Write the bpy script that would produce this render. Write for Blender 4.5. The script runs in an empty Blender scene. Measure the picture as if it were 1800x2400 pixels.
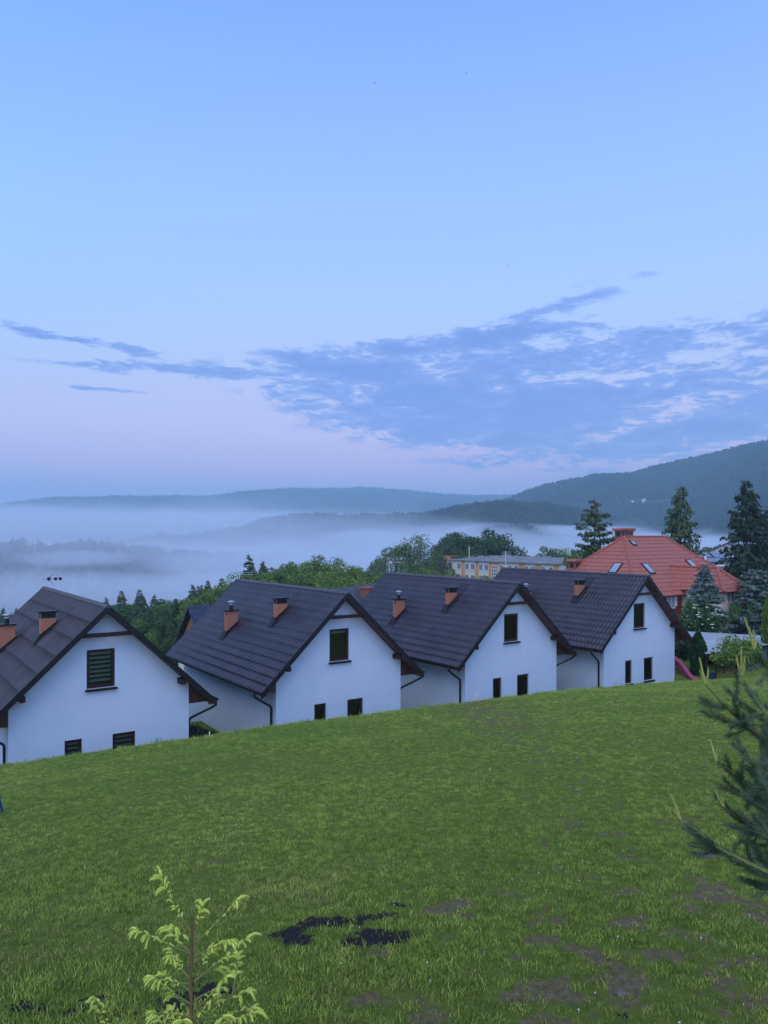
import bpy, math, random
import numpy as np
from mathutils import Vector, Matrix
R = math.radians
random.seed(7)
SC = bpy.context.scene
COL = SC.collection

# ------------------------------------------------------------------ camera
F, V0 = 1778.0, 1252.0            # focal length and horizon row, in pixels of the 1800 x 2400 photograph
cam = bpy.data.cameras.new('camera'); co = bpy.data.objects.new('camera', cam); COL.objects.link(co)
cam.sensor_fit = 'HORIZONTAL'; cam.sensor_width = 36.0
cam.lens = 36.0 * F / 1800.0
cam.shift_y = (V0 - 1200.0) / 1800.0
cam.clip_start = 0.1; cam.clip_end = 30000
co.location = (0, 0, 0); co.rotation_euler = (R(90), 0, 0)
SC.camera = co
SC.render.engine = 'CYCLES'
SC.cycles.use_denoising = True
SC.cycles.max_bounces = 6; SC.cycles.diffuse_bounces = 3; SC.cycles.glossy_bounces = 3
SC.cycles.transparent_max_bounces = 8; SC.cycles.transmission_bounces = 4
SC.cycles.volume_bounces = 8
SC.view_settings.view_transform = 'Standard'; SC.view_settings.look = 'None'
SC.view_settings.exposure = 0.22; SC.view_settings.gamma = 1.0

def srgb(r, g, b):
    f = lambda c: (c/255/12.92) if c/255 <= .04045 else ((c/255+.055)/1.055)**2.4
    return (f(r), f(g), f(b), 1)

# ------------------------------------------------------------------ sky: dawn gradient, anti-twilight band, thin cloud sheet
class NT:
    """tiny node-expression helper"""
    def __init__(s, nt): s.nt = nt
    def new(s, t, **kw):
        n = s.nt.nodes.new(t)
        for k, v in kw.items(): setattr(n, k, v)
        return n
    def put(s, sock, v):
        if hasattr(v, 'is_linked') or isinstance(v, bpy.types.NodeSocket): s.nt.links.new(v, sock)
        else: sock.default_value = v
    def m(s, op, a, b=None, c=None, clamp=False):
        n = s.new('ShaderNodeMath', operation=op, use_clamp=clamp)
        s.put(n.inputs[0], a)
        if b is not None: s.put(n.inputs[1], b)
        if c is not None: s.put(n.inputs[2], c)
        return n.outputs[0]
    def ss(s, x, a, b, lo=0.0, hi=1.0):
        n = s.new('ShaderNodeMapRange', interpolation_type='SMOOTHSTEP')
        s.put(n.inputs['Value'], x); n.inputs['From Min'].default_value = a; n.inputs['From Max'].default_value = b
        n.inputs['To Min'].default_value = lo; n.inputs['To Max'].default_value = hi
        return n.outputs[0]
    def ramp(s, x, stops, interp='LINEAR'):
        n = s.new('ShaderNodeValToRGB'); cr = n.color_ramp; cr.interpolation = interp
        while len(cr.elements) < len(stops): cr.elements.new(0.5)
        for e, (p, c) in zip(cr.elements, stops): e.position = p; e.color = c if len(c) == 4 else (*c, 1)
        s.put(n.inputs[0], x); return n.outputs[0]
    def noise(s, vec, scale, detail=4, rough=.55, dist=0.0):
        n = s.new('ShaderNodeTexNoise'); n.inputs['Scale'].default_value = scale
        n.inputs['Detail'].default_value = detail; n.inputs['Roughness'].default_value = rough
        n.inputs['Distortion'].default_value = dist
        if vec is not None: s.put(n.inputs['Vector'], vec)
        return n.outputs['Fac']
    def mix(s, f, a, b, mode='MIX'):
        n = s.new('ShaderNodeMix', data_type='RGBA', blend_type=mode)
        s.put(n.inputs[0], f); s.put(n.inputs[6], a); s.put(n.inputs[7], b); return n.outputs[2]
    def xyz(s, x, y, z=0.0):
        n = s.new('ShaderNodeCombineXYZ'); s.put(n.inputs[0], x); s.put(n.inputs[1], y); s.put(n.inputs[2], z); return n.outputs[0]

def azel(u, v):
    az = math.atan2(u - 900, F); return az, math.atan2((V0 - v) * math.cos(az), F)

SUN_EL, SUN_AZ = 4.0, 200.0          # the sun is just up behind the viewer's back
w = bpy.data.worlds.new('World'); SC.world = w; w.use_nodes = True
wt = w.node_tree; wt.nodes.clear(); W = NT(wt)
tc = W.new('ShaderNodeTexCoord'); sep = W.new('ShaderNodeSeparateXYZ'); wt.links.new(tc.outputs['Generated'], sep.inputs[0])
dx, dy, dz = sep.outputs
az = W.m('ARCTAN2', dx, dy); el = W.m('ARCSINE', dz)
e01 = W.m('DIVIDE', el, 1.6, clamp=True)
def ev(v): return max(0, math.atan2(V0 - v, F)) / 1.6
grad = W.ramp(e01, [(0.0, srgb(140, 166, 222)), (ev(1165), srgb(190, 176, 228)), (ev(1090), srgb(215, 191, 230)), (ev(1000), srgb(211, 200, 238)),
                    (ev(880), srgb(190, 202, 243)), (ev(700), srgb(170, 201, 253)), (ev(520), srgb(156, 193, 255)), (ev(250), srgb(138, 177, 253)),
                    (ev(0), srgb(121, 163, 246)), (.60, srgb(104, 146, 232)), (1.0, srgb(92, 132, 222))])
# the left of the sky is a little more cyan, the middle pinker
side = W.ss(az, -0.1, -0.55)
grad = W.mix(W.m('MULTIPLY', side, .5), grad, W.mix(1.0, grad, (.86, 1.02, 1.0, 1), 'MULTIPLY'))
# clouds: a few elongated soft patches broken up by stretched noise
wob = W.noise(W.xyz(W.m('MULTIPLY', az, 5.0), W.m('MULTIPLY', el, 14.0), 3.1), 1.0, 3, .5)
n1 = W.noise(W.xyz(W.m('MULTIPLY', az, 12.0), W.m('MULTIPLY', el, 44.0), 0.3), 1.0, 8, .66, .5)
n2 = W.noise(W.xyz(W.m('MULTIPLY', az, 40.0), W.m('MULTIPLY', el, 130.0), 1.3), 1.0, 5, .6, .6)
nn = W.m('ADD', W.m('MULTIPLY', W.m('SUBTRACT', n1, .5), 3.0), W.m('MULTIPLY', W.m('SUBTRACT', n2, .5), 2.0))
CL = [(1110, 940, 440, 86, 6, 1.0), (880, 878, 230, 42, 5, 1.0), (1480, 915, 330, 72, -3, .60), (1580, 815, 300, 46, 0, .37), (1250, 850, 330, 40, -3, .72), (1150, 1000, 330, 50, 3, .9),
      (1170, 790, 220, 25, -4, .92), (960, 815, 120, 20, 0, .75), (1290, 724, 110, 11, -12, .24), (1440, 655, 50, 5, -3, .18),
      (500, 874, 300, 14, 1, .74), (190, 800, 230, 10, 6, .60), (265, 914, 70, 5, 1, .5), (1720, 870, 180, 80, 0, .34), (1620, 1010, 260, 60, -10, .7), (1400, 1060, 300, 22, -3, .5)]
msk = None
for (u, v, a, b, rot, wt_) in CL:
    A, E = azel(u, v); ca, sa = math.cos(R(rot)), math.sin(R(rot)); ra, rb = a / F, b / F
    xx = W.m('SUBTRACT', az, A); yy = W.m('SUBTRACT', el, E)
    p = W.m('ADD', W.m('MULTIPLY', xx, ca / ra), W.m('MULTIPLY', yy, -sa / ra))
    q = W.m('ADD', W.m('MULTIPLY', xx, sa / rb), W.m('MULTIPLY', yy, ca / rb))
    d = W.m('SQRT', W.m('ADD', W.m('MULTIPLY', p, p), W.m('MULTIPLY', q, q)))
    k = W.m('MULTIPLY', W.m('SUBTRACT', 1.25, d, clamp=False), wt_)
    msk = k if msk is None else W.m('SMOOTH_MAX', msk, k, .12)
dens = W.m('ADD', msk, nn)
cl = W.ss(dens, -.12, .40)
cl = W.m('MULTIPLY', cl, W.ss(msk, -.35, .15))
cloudcol = W.mix(W.ss(dens, .0, 1.1), srgb(126, 158, 230), srgb(92, 130, 214))
front = W.mix(W.m('MULTIPLY', cl, .93), grad, cloudcol)
# eastern dawn glow behind the viewer: the real light of the scene
back = W.ss(dy, .15, -.9)
glow = W.mix(back, (0, 0, 0, 1), (.10, .26, .64, 1))
sky = W.new('ShaderNodeTexSky', sky_type='NISHITA'); sky.sun_disc = False
sky.sun_elevation = R(SUN_EL); sky.sun_rotation = R(SUN_AZ); sky.altitude = 400; sky.air_density = 1.2; sky.dust_density = 1.5
tot = W.mix(1.0, front, glow, 'ADD')
bg1 = W.new('ShaderNodeBackground'); wt.links.new(tot, bg1.inputs[0]); bg1.inputs[1].default_value = 0.96
bg2 = W.new('ShaderNodeBackground'); wt.links.new(sky.outputs[0], bg2.inputs[0]); bg2.inputs[1].default_value = 0.02
ad = W.new('ShaderNodeAddShader'); wt.links.new(bg1.outputs[0], ad.inputs[0]); wt.links.new(bg2.outputs[0], ad.inputs[1])
wo = W.new('ShaderNodeOutputWorld'); wt.links.new(ad.outputs[0], wo.inputs[0])

sl = bpy.data.lights.new('warm_fill', 'SUN'); so = bpy.data.objects.new('warm_fill', sl); COL.objects.link(so)
sl.energy = 1.45; sl.angle = R(60); sl.color = (1.0, .87, .62)  # added high warm fill for the lawn, well above the low dawn sun
so.rotation_euler = (R(90 - 62), 0, R(-20)); so.location = (-5, -20, 30)

# ------------------------------------------------------------------ helpers
def ray(u, v): return Vector(((u - 900) / F, 1.0, (V0 - v) / F))
def at(u, v, Y): return ray(u, v) * Y
YAW = R(34.44); CG, SG = math.cos(YAW), math.sin(YAW)
G = Vector((CG, SG, 0)); L = Vector((-SG, CG, 0))

class MB:
    def __init__(s): s.v = []; s.f = []
    def add(s, vs, fs):
        o = len(s.v); s.v += [tuple(p) for p in vs]; s.f += [tuple(o + i for i in f) for f in fs]; return s
    def quad(s, a, b, c, d): return s.add([a, b, c, d], [(0, 1, 2, 3)])
    def box(s, x0, x1, y0, y1, z0, z1):
        return s.add([(x0,y0,z0),(x1,y0,z0),(x1,y1,z0),(x0,y1,z0),(x0,y0,z1),(x1,y0,z1),(x1,y1,z1),(x0,y1,z1)],
                     [(3,2,1,0),(4,5,6,7),(0,1,5,4),(1,2,6,5),(2,3,7,6),(3,0,4,7)])
    def prism(s, poly, y0, y1):            # polygon in x,z (counter-clockwise seen from -y), extruded along y
        n = len(poly)
        return s.add([(x, y0, z) for x, z in poly] + [(x, y1, z) for x, z in poly],
                     [tuple(range(n)), tuple(range(2*n-1, n-1, -1))] + [(i, n+i, n+(i+1) % n, (i+1) % n) for i in range(n)])
    def prismz(s, poly, z0, z1):
        n = len(poly)
        return s.add([(x, y, z0) for x, y in poly] + [(x, y, z1) for x, y in poly],
                     [tuple(range(n-1, -1, -1)), tuple(range(n, 2*n))] + [(i, (i+1) % n, n+(i+1) % n, n+i) for i in range(n)])
    def tube(s, pts, r, n=8, cap=True):
        pts = [Vector(p) for p in pts]; k = len(pts)
        rs = r if isinstance(r, (list, tuple)) else [r] * k
        vs = []; up = None
        for i, p in enumerate(pts):
            t = (pts[min(i+1, k-1)] - pts[max(i-1, 0)])
            t = t.normalized() if t.length > 1e-9 else Vector((0, 0, 1))
            if up is None: up = Vector((1, 0, 0)) if abs(t.x) < .8 else Vector((0, 1, 0))
            a = (up - t * up.dot(t)).normalized(); up = a; b = t.cross(a)
            for j in range(n):
                th = 2*math.pi*j/n; vs.append(p + (a*math.cos(th) + b*math.sin(th)) * rs[i])
        fs = [(i*n+j, i*n+(j+1) % n, (i+1)*n+(j+1) % n, (i+1)*n+j) for i in range(k-1) for j in range(n)]
        if cap: fs += [tuple(range(n-1, -1, -1)), tuple((k-1)*n+j for j in range(n))]
        return s.add(vs, fs)
    def lathe(s, prof, c=(0, 0, 0), n=16):
        vs = [(c[0]+r*math.cos(2*math.pi*j/n), c[1]+r*math.sin(2*math.pi*j/n), c[2]+z) for r, z in prof for j in range(n)]
        k = len(prof)
        return s.add(vs, [(i*n+j, i*n+(j+1) % n, (i+1)*n+(j+1) % n, (i+1)*n+j) for i in range(k-1) for j in range(n)]
                     + [tuple(range(n-1, -1, -1)), tuple((k-1)*n+j for j in range(n))])
    def mesh(s, name, mat=None, smooth=False):
        me = bpy.data.meshes.new(name); me.from_pydata(s.v, [], s.f); me.update()
        if mat: me.materials.append(mat)
        if smooth: me.polygons.foreach_set('use_smooth', [True]*len(me.polygons))
        return me
    def build(s, name, mat, parent=None, smooth=False): return obj(name, s.mesh(name, mat, smooth), parent)

def obj(name, me, parent=None, link=True):
    o = bpy.data.objects.new(name, me)
    if link: COL.objects.link(o)
    if parent is not None: o.parent = parent
    return o

def mesh_np(name, V, Q, mat=None, smooth=False):
    V = np.asarray(V, np.float32); Q = np.asarray(Q, np.int32); n, k = Q.shape
    me = bpy.data.meshes.new(name)
    me.vertices.add(len(V)); me.vertices.foreach_set('co', V.ravel())
    me.loops.add(n*k); me.loops.foreach_set('vertex_index', Q.ravel())
    me.polygons.add(n); me.polygons.foreach_set('loop_start', np.arange(0, n*k, k, dtype=np.int32))
    if smooth: me.polygons.foreach_set('use_smooth', np.ones(n, bool))
    me.update(calc_edges=True); me.validate()
    if mat: me.materials.append(mat)
    return me

def tag(o, label=None, cat=None, group=None, kind=None):
    if label: o['label'] = label
    if cat: o['category'] = cat
    if group: o['group'] = group
    if kind: o['kind'] = kind
    return o
def thing(name, label, cat, loc=(0, 0, 0), rz=0.0, group=None):
    o = bpy.data.objects.new(name, None); COL.objects.link(o); o.empty_display_size = .3
    o.location = loc; o.rotation_euler = (0, 0, rz); return tag(o, label, cat, group)

# ------------------------------------------------------------------ materials
def base_mat(name):
    m = bpy.data.materials.new(name); m.use_nodes = True; nt = m.node_tree
    return m, NT(nt), nt.nodes['Principled BSDF']
def pmat(name, cols, scale=4.0, rough=.7, spec=.3, bump=0.0, bscale=30.0, rnd=0.0, coord='Object', metal=0.0, stretch=None, detail=5, world=False):
    m, N, b = base_mat(name)
    if world:
        vec = N.new('ShaderNodeNewGeometry').outputs['Position']
    else:
        vec = N.new('ShaderNodeTexCoord').outputs[coord]
    if stretch:
        mp = N.new('ShaderNodeMapping'); mp.inputs['Scale'].default_value = stretch; N.put(mp.inputs[0], vec); vec = mp.outputs[0]
    nz = N.noise(vec, scale, detail)
    k = len(cols)
    c = N.ramp(nz, [(.3 + .4*i/max(1, k-1), col) for i, col in enumerate(cols)])
    if rnd:
        oi = N.new('ShaderNodeObjectInfo')
        h = N.new('ShaderNodeHueSaturation'); N.put(h.inputs['Color'], c)
        N.put(h.inputs['Value'], N.m('MULTIPLY_ADD', oi.outputs['Random'], 2*rnd, 1-rnd))
        N.put(h.inputs['Hue'], N.m('MULTIPLY_ADD', oi.outputs['Random'], .05*min(1, rnd*3), .5-.025*min(1, rnd*3)))
        c = h.outputs[0]
    N.put(b.inputs['Base Color'], c)
    b.inputs['Roughness'].default_value = rough; b.inputs['Specular IOR Level'].default_value = spec; b.inputs['Metallic'].default_value = metal
    if bump:
        bn = N.new('ShaderNodeBump'); bn.inputs['Strength'].default_value = 1.0; bn.inputs['Distance'].default_value = bump
        N.put(bn.inputs['Height'], N.noise(vec, bscale, 4)); N.nt.links.new(bn.outputs[0], b.inputs['Normal'])
    return m

def plaster_mat():
    m, N, b = base_mat('white_plaster'); t = N.new('ShaderNodeTexCoord').outputs['Object']
    n = N.noise(t, .7, 5, .6)
    mp = N.new('ShaderNodeMapping'); mp.inputs['Scale'].default_value = (3.5, 3.5, .25); N.put(mp.inputs[0], t)
    st = N.noise(mp.outputs[0], 1.0, 5, .65)
    c = N.ramp(n, [(.3, (.53, .605, .73)), (.7, (.59, .67, .785))])
    c = N.mix(N.m('MULTIPLY', N.ss(st, .56, .78), .22), c, (.50, .52, .52, 1))
    N.put(b.inputs['Base Color'], c); b.inputs['Roughness'].default_value = .85; b.inputs['Specular IOR Level'].default_value = .2
    bn = N.new('ShaderNodeBump'); bn.inputs['Distance'].default_value = .004
    N.put(bn.inputs['Height'], N.noise(t, 60, 3)); N.nt.links.new(bn.outputs[0], b.inputs['Normal'])
    return m
def plank_mat(name, cols, axis=0, pitch=.11):
    m, N, b = base_mat(name); t = N.new('ShaderNodeTexCoord').outputs['Object']
    s = N.new('ShaderNodeSeparateXYZ'); N.put(s.inputs[0], t)
    x = N.m('DIVIDE', s.outputs[axis], pitch); fr = N.m('FRACT', x); idn = N.m('FLOOR', x)
    wn = N.new('ShaderNodeTexWhiteNoise', noise_dimensions='1D'); N.put(wn.inputs['W'], idn)
    c = N.ramp(N.m('ADD', N.m('MULTIPLY', wn.outputs[0], .6), N.m('MULTIPLY', N.noise(t, 9, 5), .4)), [(.2, cols[0]), (.8, cols[1])])
    gap = N.m('LESS_THAN', fr, .09)
    c = N.mix(gap, c, (.012, .007, .005, 1))
    N.put(b.inputs['Base Color'], c); b.inputs['Roughness'].default_value = .6
    return m
def glass_mat():
    m, N, b = base_mat('window_glass')
    fr = N.new('ShaderNodeFresnel'); fr.inputs[0].default_value = 1.5
    tr = N.new('ShaderNodeBsdfTransparent'); tr.inputs[0].default_value = (.72, .78, .76, 1)
    gl = N.new('ShaderNodeBsdfGlossy'); gl.inputs['Roughness'].default_value = .02
    mx = N.new('ShaderNodeMixShader'); N.put(mx.inputs[0], N.m('ADD', fr.outputs[0], .03)); N.nt.links.new(tr.outputs[0], mx.inputs[1]); N.nt.links.new(gl.outputs[0], mx.inputs[2])
    out = [n for n in N.nt.nodes if n.type == 'OUTPUT_MATERIAL'][0]; N.nt.links.new(mx.outputs[0], out.inputs[0])
    return m
def brick_mat(name, c1, c2, mortar, scale=5.0):
    m, N, b = base_mat(name); t = N.new('ShaderNodeTexCoord').outputs['Object']
    s = N.new('ShaderNodeSeparateXYZ'); N.put(s.inputs[0], t)
    br = N.new('ShaderNodeTexBrick'); N.put(br.inputs['Vector'], N.xyz(N.m('ADD', s.outputs[0], s.outputs[1]), s.outputs[2], 0.0))
    br.inputs['Color1'].default_value = (*c1, 1); br.inputs['Color2'].default_value = (*c2, 1); br.inputs['Mortar'].default_value = (*mortar, 1)
    br.inputs['Scale'].default_value = scale; br.inputs['Mortar Size'].default_value = .015
    N.put(b.inputs['Base Color'], N.mix(N.m('MULTIPLY', N.noise(t, 3), .3), br.outputs[0], (.1, .06, .05, 1)))
    b.inputs['Roughness'].default_value = .85
    return m

M = {}
M['plaster'] = plaster_mat()
M['roof'] = pmat('roof_metal_tile', [(.017, .013, .021), (.026, .020, .032), (.036, .028, .043)], scale=1.1, rough=.30, spec=.5, bump=.0012, bscale=60)
M['roof_matt'] = pmat('roof_bitumen_sheet', [(.030, .024, .029), (.043, .035, .041), (.056, .046, .052)], scale=1.6, rough=.55, spec=.4, bump=.002, bscale=90)
M['dark_metal'] = pmat('dark_flashing', [(.006, .006, .008), (.011, .010, .013)], scale=5, rough=.45, spec=.35)
M['soffit'] = plank_mat('soffit_boards', ((.10, .030, .018), (.17, .055, .030)), axis=1, pitch=.12)
M['panel'] = plank_mat('gable_panel_boards', ((.045, .016, .010), (.085, .030, .016)), axis=0, pitch=.09)
M['beam'] = pmat('stained_timber', [(.018, .007, .006), (.040, .014, .010)], scale=6, rough=.6, stretch=(1, 6, 1))
M['fascia'] = pmat('orange_timber', [(.085, .033, .018), (.14, .055, .028)], scale=6, rough=.6)
M['frame'] = pmat('brown_window_frame', [(.028, .010, .009), (.05, .018, .014)], scale=5, rough=.4)
M['glass'] = glass_mat()
M['room'] = pmat('dark_room', [(.02, .02, .02), (.035, .033, .03)], scale=1)
M['blind'] = pmat('pleated_blind', [(.45, .50, .50), (.55, .60, .60)], scale=3, rough=.9)
M['chimney'] = brick_mat('clinker_chimney', (.50, .19, .105), (.44, .155, .085), (.42, .20, .125), 6.0)
M['steel'] = pmat('galvanised_steel', [(.5, .52, .54), (.65, .66, .68)], scale=8, rough=.3, metal=.9)
M['grey_plastic'] = pmat('grey_plastic', [(.6, .62, .64), (.7, .71, .72)], scale=5, rough=.5)
M['black'] = pmat('black_plastic', [(.012, .013, .016), (.02, .02, .024)], scale=5, rough=.5)
M['bark'] = pmat('bark', [(.05, .035, .025), (.10, .075, .055)], scale=6, rough=.9, bump=.02, bscale=14, stretch=(3, 3, .6))
M['birch'] = pmat('pale_bark', [(.30, .29, .27), (.5, .49, .46)], scale=5, rough=.9)

# ------------------------------------------------------------------ lawn
S_K = [-40, 3.7, 13.6, 19.5, 28.4, 36.9, 45.6, 52, 58, 80]
Z_K = [-8.0, -7.71, -7.75, -7.79, -7.94, -8.24, -8.72, -9.05, -9.35, -9.6]
T_K = [28.6, 28.0, 27.6, 27.2, 26.6, 25.8, 25.0, 24.6, 24.2, 23.5]
def nz2(x, y, seed=0):
    """cheap smooth value noise made of sines"""
    r = np.random.RandomState(seed); o = 0*x
    for i in range(7):
        a = r.uniform(0, 6.28); k = 2**(i*.55); p = r.uniform(0, 6.28)
        o = o + np.sin((x*np.cos(a) + y*np.sin(a))*k + p + 1.3*np.sin((y*np.cos(a)-x*np.sin(a))*k*.7 + p*2))/k**.8
    return o/3.0
def lawn_z(X, Y):
    X = np.asarray(X, float); Y = np.asarray(Y, float)
    s = CG*X + SG*Y; t = -SG*X + CG*Y
    zc = np.interp(s, S_K, Z_K); tcr = np.interp(s, S_K, T_K); d = tcr - t
    dp = np.clip(d, 0, 29)
    up = zc + .2*dp - .0034*dp*dp
    dn = np.clip(-d, 0, 30)
    fl = np.interp(s, [-40, 46, 51, 80], [-10.75, -10.75, -10.2, -9.9])
    cv = np.interp(s, [-40, 42, 50, 80], [.07, .07, .02, .012])
    lo = zc - .2*dn - cv*dn*dn
    k = .35; h = np.clip(.5 + .5*(lo-fl)/k, 0, 1); lo = fl*(1-h) + lo*h + k*h*(1-h)      # smooth floor
    z = np.where(d >= 0, up, np.where(dn < 30, lo, fl))
    return z + .035*nz2(X*.55, Y*.55, 3) + .012*nz2(X*2.3, Y*2.3, 5)*(d > -6)
def lawn_hit(u, v):
    r = ray(u, v); Y = np.arange(3.0, 70, .02)
    k = np.argmax(lawn_z(r.x*Y, Y) >= r.z*Y); Yh = Y[k]
    return Vector((r.x*Yh, Yh, float(lawn_z(r.x*Yh, Yh))))
# worn earth and ash patches: place in the photograph, half width / half height in its pixels, weight
SOIL = [(1085,2116,50,13,.9),(1010,2137,26,8,.8),(1250,2058,28,9,.9),(1590,2105,26,14,.7),(1690,2090,60,24,.9),(1475,2170,34,14,.8),(1560,2125,44,12,.6),
        (1260,2170,26,9,.6),(1313,2170,22,10,.7),(1255,2205,26,14,.8),(1390,2240,32,20,.9),(1300,2330,80,30,.9),(1340,2300,40,30,.7),(1560,2240,60,22,.8),(1450,2300,90,26,.8),
        (1230,2245,40,14,.7),(1130,2285,50,12,.5),(1000,2335,60,20,.6),(850,2352,46,18,.9),(1180,2350,80,22,.6),(890,2235,30,12,.7),(1650,2150,80,20,.4),(1780,2140,40,36,.8),
        (1700,2330,130,50,.45),(1780,2250,70,40,.5),(1600,1925,60,8,.5),(1350,1935,70,8,.5),(1420,1960,50,7,.4),(1480,2010,60,10,.4),(460,2020,60,20,.35),(1290,1965,30,6,.5),
        (1060,2390,90,30,.6),(1320,2395,90,20,.8),(1630,2020,50,14,.45),(1100,1650,34,4,.5),(1130,1665,40,5,.4),(500,1840,80,12,.2),(1200,2120,200,60,.15),(1500,2200,260,160,.25)]
ASH = [(690,2195,50,20,1),(772,2162,60,12,1),(865,2150,40,9,.9),(880,2198,68,20,1),(930,2122,22,6,.9),(905,2145,28,6,.8),(505,2320,40,26,.8),(430,2350,60,24,.8),(215,2345,40,8,.8),(130,2375,70,14,.8),(470,2300,30,14,.6),(60,2360,60,12,.6),(380,2385,50,16,.7),(1460,2378,12,8,.9)]
def patches(lst):
    out = []
    for (u, v, a, b, wgt) in lst:
        c = lawn_hit(u, v); e = lawn_hit(u+a, v); n = lawn_hit(u, v-b)
        out.append((c.x, c.y, max(.05, (e-c).length), max(.05, abs(n.y-c.y)), wgt))
    return out
SOILW, ASHW = patches([(u, v, a*1.05, b*1.05, w_*.84) for (u, v, a, b, w_) in SOIL]), patches([(u, v, a*1.08, b*.9, w_*.97) for (u, v, a, b, w_) in ASH])
def pmask(X, Y, lst, seed):
    o = np.zeros_like(X)
    for (cx, cy, a, b, wgt) in lst:
        d = np.sqrt(((X-cx)/a)**2 + ((Y-cy)/b)**2); o = np.maximum(o, wgt*np.clip(1.55-d, 0, 1))
    return np.clip(o + (o > 0)*(.55*nz2(X*5, Y*5, seed) + .35*nz2(X*15, Y*15, seed+1)), 0, 1)

def lawn():
    s = np.concatenate([np.arange(-40, -4, .5), np.arange(-4, 22, .11), np.arange(22, 50, .22), np.arange(50, 80.1, .5)])
    t = np.concatenate([np.arange(-14, 0, .5), np.arange(0, 14, .11), np.arange(14, 34.1, .2), np.arange(34.4, 42, .5)])
    Sg, Tg = np.meshgrid(s, t); X = CG*Sg - SG*Tg; Y = SG*Sg + CG*Tg; Z = lawn_z(X, Y)
    V = np.stack([X, Y, Z], -1).reshape(-1, 3); ns, nt_ = len(s), len(t)
    i = (np.arange(nt_-1)[:, None]*ns + np.arange(ns-1)).ravel()
    Q = np.stack([i, i+1, i+1+ns, i+ns], 1)
    m, N, b = base_mat('lawn_soil')
    p = N.new('ShaderNodeNewGeometry').outputs['Position']
    a1 = N.new('ShaderNodeAttribute', attribute_name='soil').outputs['Fac']; a2 = N.new('ShaderNodeAttribute', attribute_name='ash').outputs['Fac']
    thatch = N.ramp(N.noise(p, 7, 6, .7), [(.3, (.072, .115, .016)), (.55, (.125, .175, .026)), (.75, (.19, .20, .05))])
    earth = N.ramp(N.noise(p, 11, 8, .75), [(.28, (.080, .066, .034)), (.5, (.155, .128, .066)), (.75, (.26, .22, .12))])
    ash = N.ramp(N.noise(p, 40, 6, .75), [(.35, (.010, .010, .011)), (.54, (.028, .025, .024)), (.66, (.095, .082, .062))])
    bk = N.m('MULTIPLY', N.m('SUBTRACT', N.noise(p, 16, 6, .7), .5), .9)
    c = N.mix(N.ss(N.m('ADD', a1, bk), .3, .62), thatch, earth)
    c = N.mix(N.ss(N.m('ADD', a2, bk), .35, .55), c, ash)
    N.put(b.inputs['Base Color'], c); b.inputs['Roughness'].default_value = .95; b.inputs['Specular IOR Level'].default_value = .1
    bn = N.new('ShaderNodeBump'); bn.inputs['Distance'].default_value = .05; N.put(bn.inputs['Height'], N.noise(p, 24, 8, .75)); N.nt.links.new(bn.outputs[0], b.inputs['Normal'])
    me = mesh_np('lawn', V, Q, m, True)
    for nm, lst, sd in (('soil', SOILW, 21), ('ash', ASHW, 31)):
        at_ = me.attributes.new(nm, 'FLOAT', 'POINT'); at_.data.foreach_set('value', pmask(V[:, 0].astype(float), V[:, 1].astype(float), lst, sd).astype(np.float32))
    tag(obj('lawn', me), kind='structure')
lawn()

# ------------------------------------------------------------------ land beyond: one polar sheet out to the far ridges
def vz(v, r): return (V0 - v)/F*r
U_T = [-900, 0, 400, 750, 1200, 1700, 2600]
R_T = [20, 45, 60, 80, 120, 200, 300, 400, 500, 800, 1200, 2000, 4000, 12000]
Z_T = [[-11.3,-11.3,-13,-17,-24,-36,-46,-60,-72,-88,-90,-90,-60,-40],
       [-11.3,-11.3,-13,-16,-22,-33,-42,-58,-72,-88,-90,-90,-60,-40],
       [-11.3,-11.3,-12.5,-15,-20,-30,-40,-56,-70,-88,-90,-90,-60,-40],
       [-11.3,-11.3,-12,-13.5,-16,-20,-30,-46,-66,-88,-90,-90,-60,-40],
       [-11.3,-11.3,-11.6,-12.6,-14.3,-17.5,-26,-42,-62,-88,-90,-90,-50,-40],
       [-11.3,-11.3,-11.2,-11.8,-13.0,-16.0,-24,-38,-56,-80,-85,-80,-40,-40],
       [-11.3,-11.3,-11.2,-11.8,-13.0,-15.0,-22,-34,-50,-70,-80,-80,-40,-40]]
RIDGE = [  # distance, front fall, back fall, [(u, v of skyline)]
    (820, .16, .2, [(-900,1290),(0,1294),(120,1304),(250,1296),(400,1312),(560,1325),(680,1350),(800,1450),(2600,1600)]),
    (1700, .17, .2, [(-900,1420),(100,1330),(250,1290),(369,1266),(434,1268),(488,1257),(570,1246),(607,1230),(678,1220),(732,1218),(787,1222),(900,1218),(1020,1212),(1085,1200),(1200,1192),(1300,1200),(1500,1240),(2600,1300)]),
    (2500, .24, .2, [(-900,1500),(900,1300),(1080,1192),(1130,1190),(1190,1177),(1201,1172),(1267,1146),(1315,1136),(1365,1131),(1385,1124),(1483,1117),(1542,1101),(1659,1074),(1738,1056),(1800,1045),(2000,1030),(2600,1030)]),
    (5600, .12, .1, [(-900,1205),(0,1192),(60,1183),(120,1176),(200,1174),(300,1172),(400,1171),(500,1172),(560,1162),(640,1155),(700,1151),(760,1149),(840,1148),(880,1151),(950,1157),(1000,1163),(1060,1168),(1300,1170),(2600,1150)]),
    (7600, .12, .1, [(-900,1230),(700,1215),(900,1172),(1000,1163),(1100,1163),(1150,1166),(1190,1172),(1300,1180),(2600,1170)])]
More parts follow.
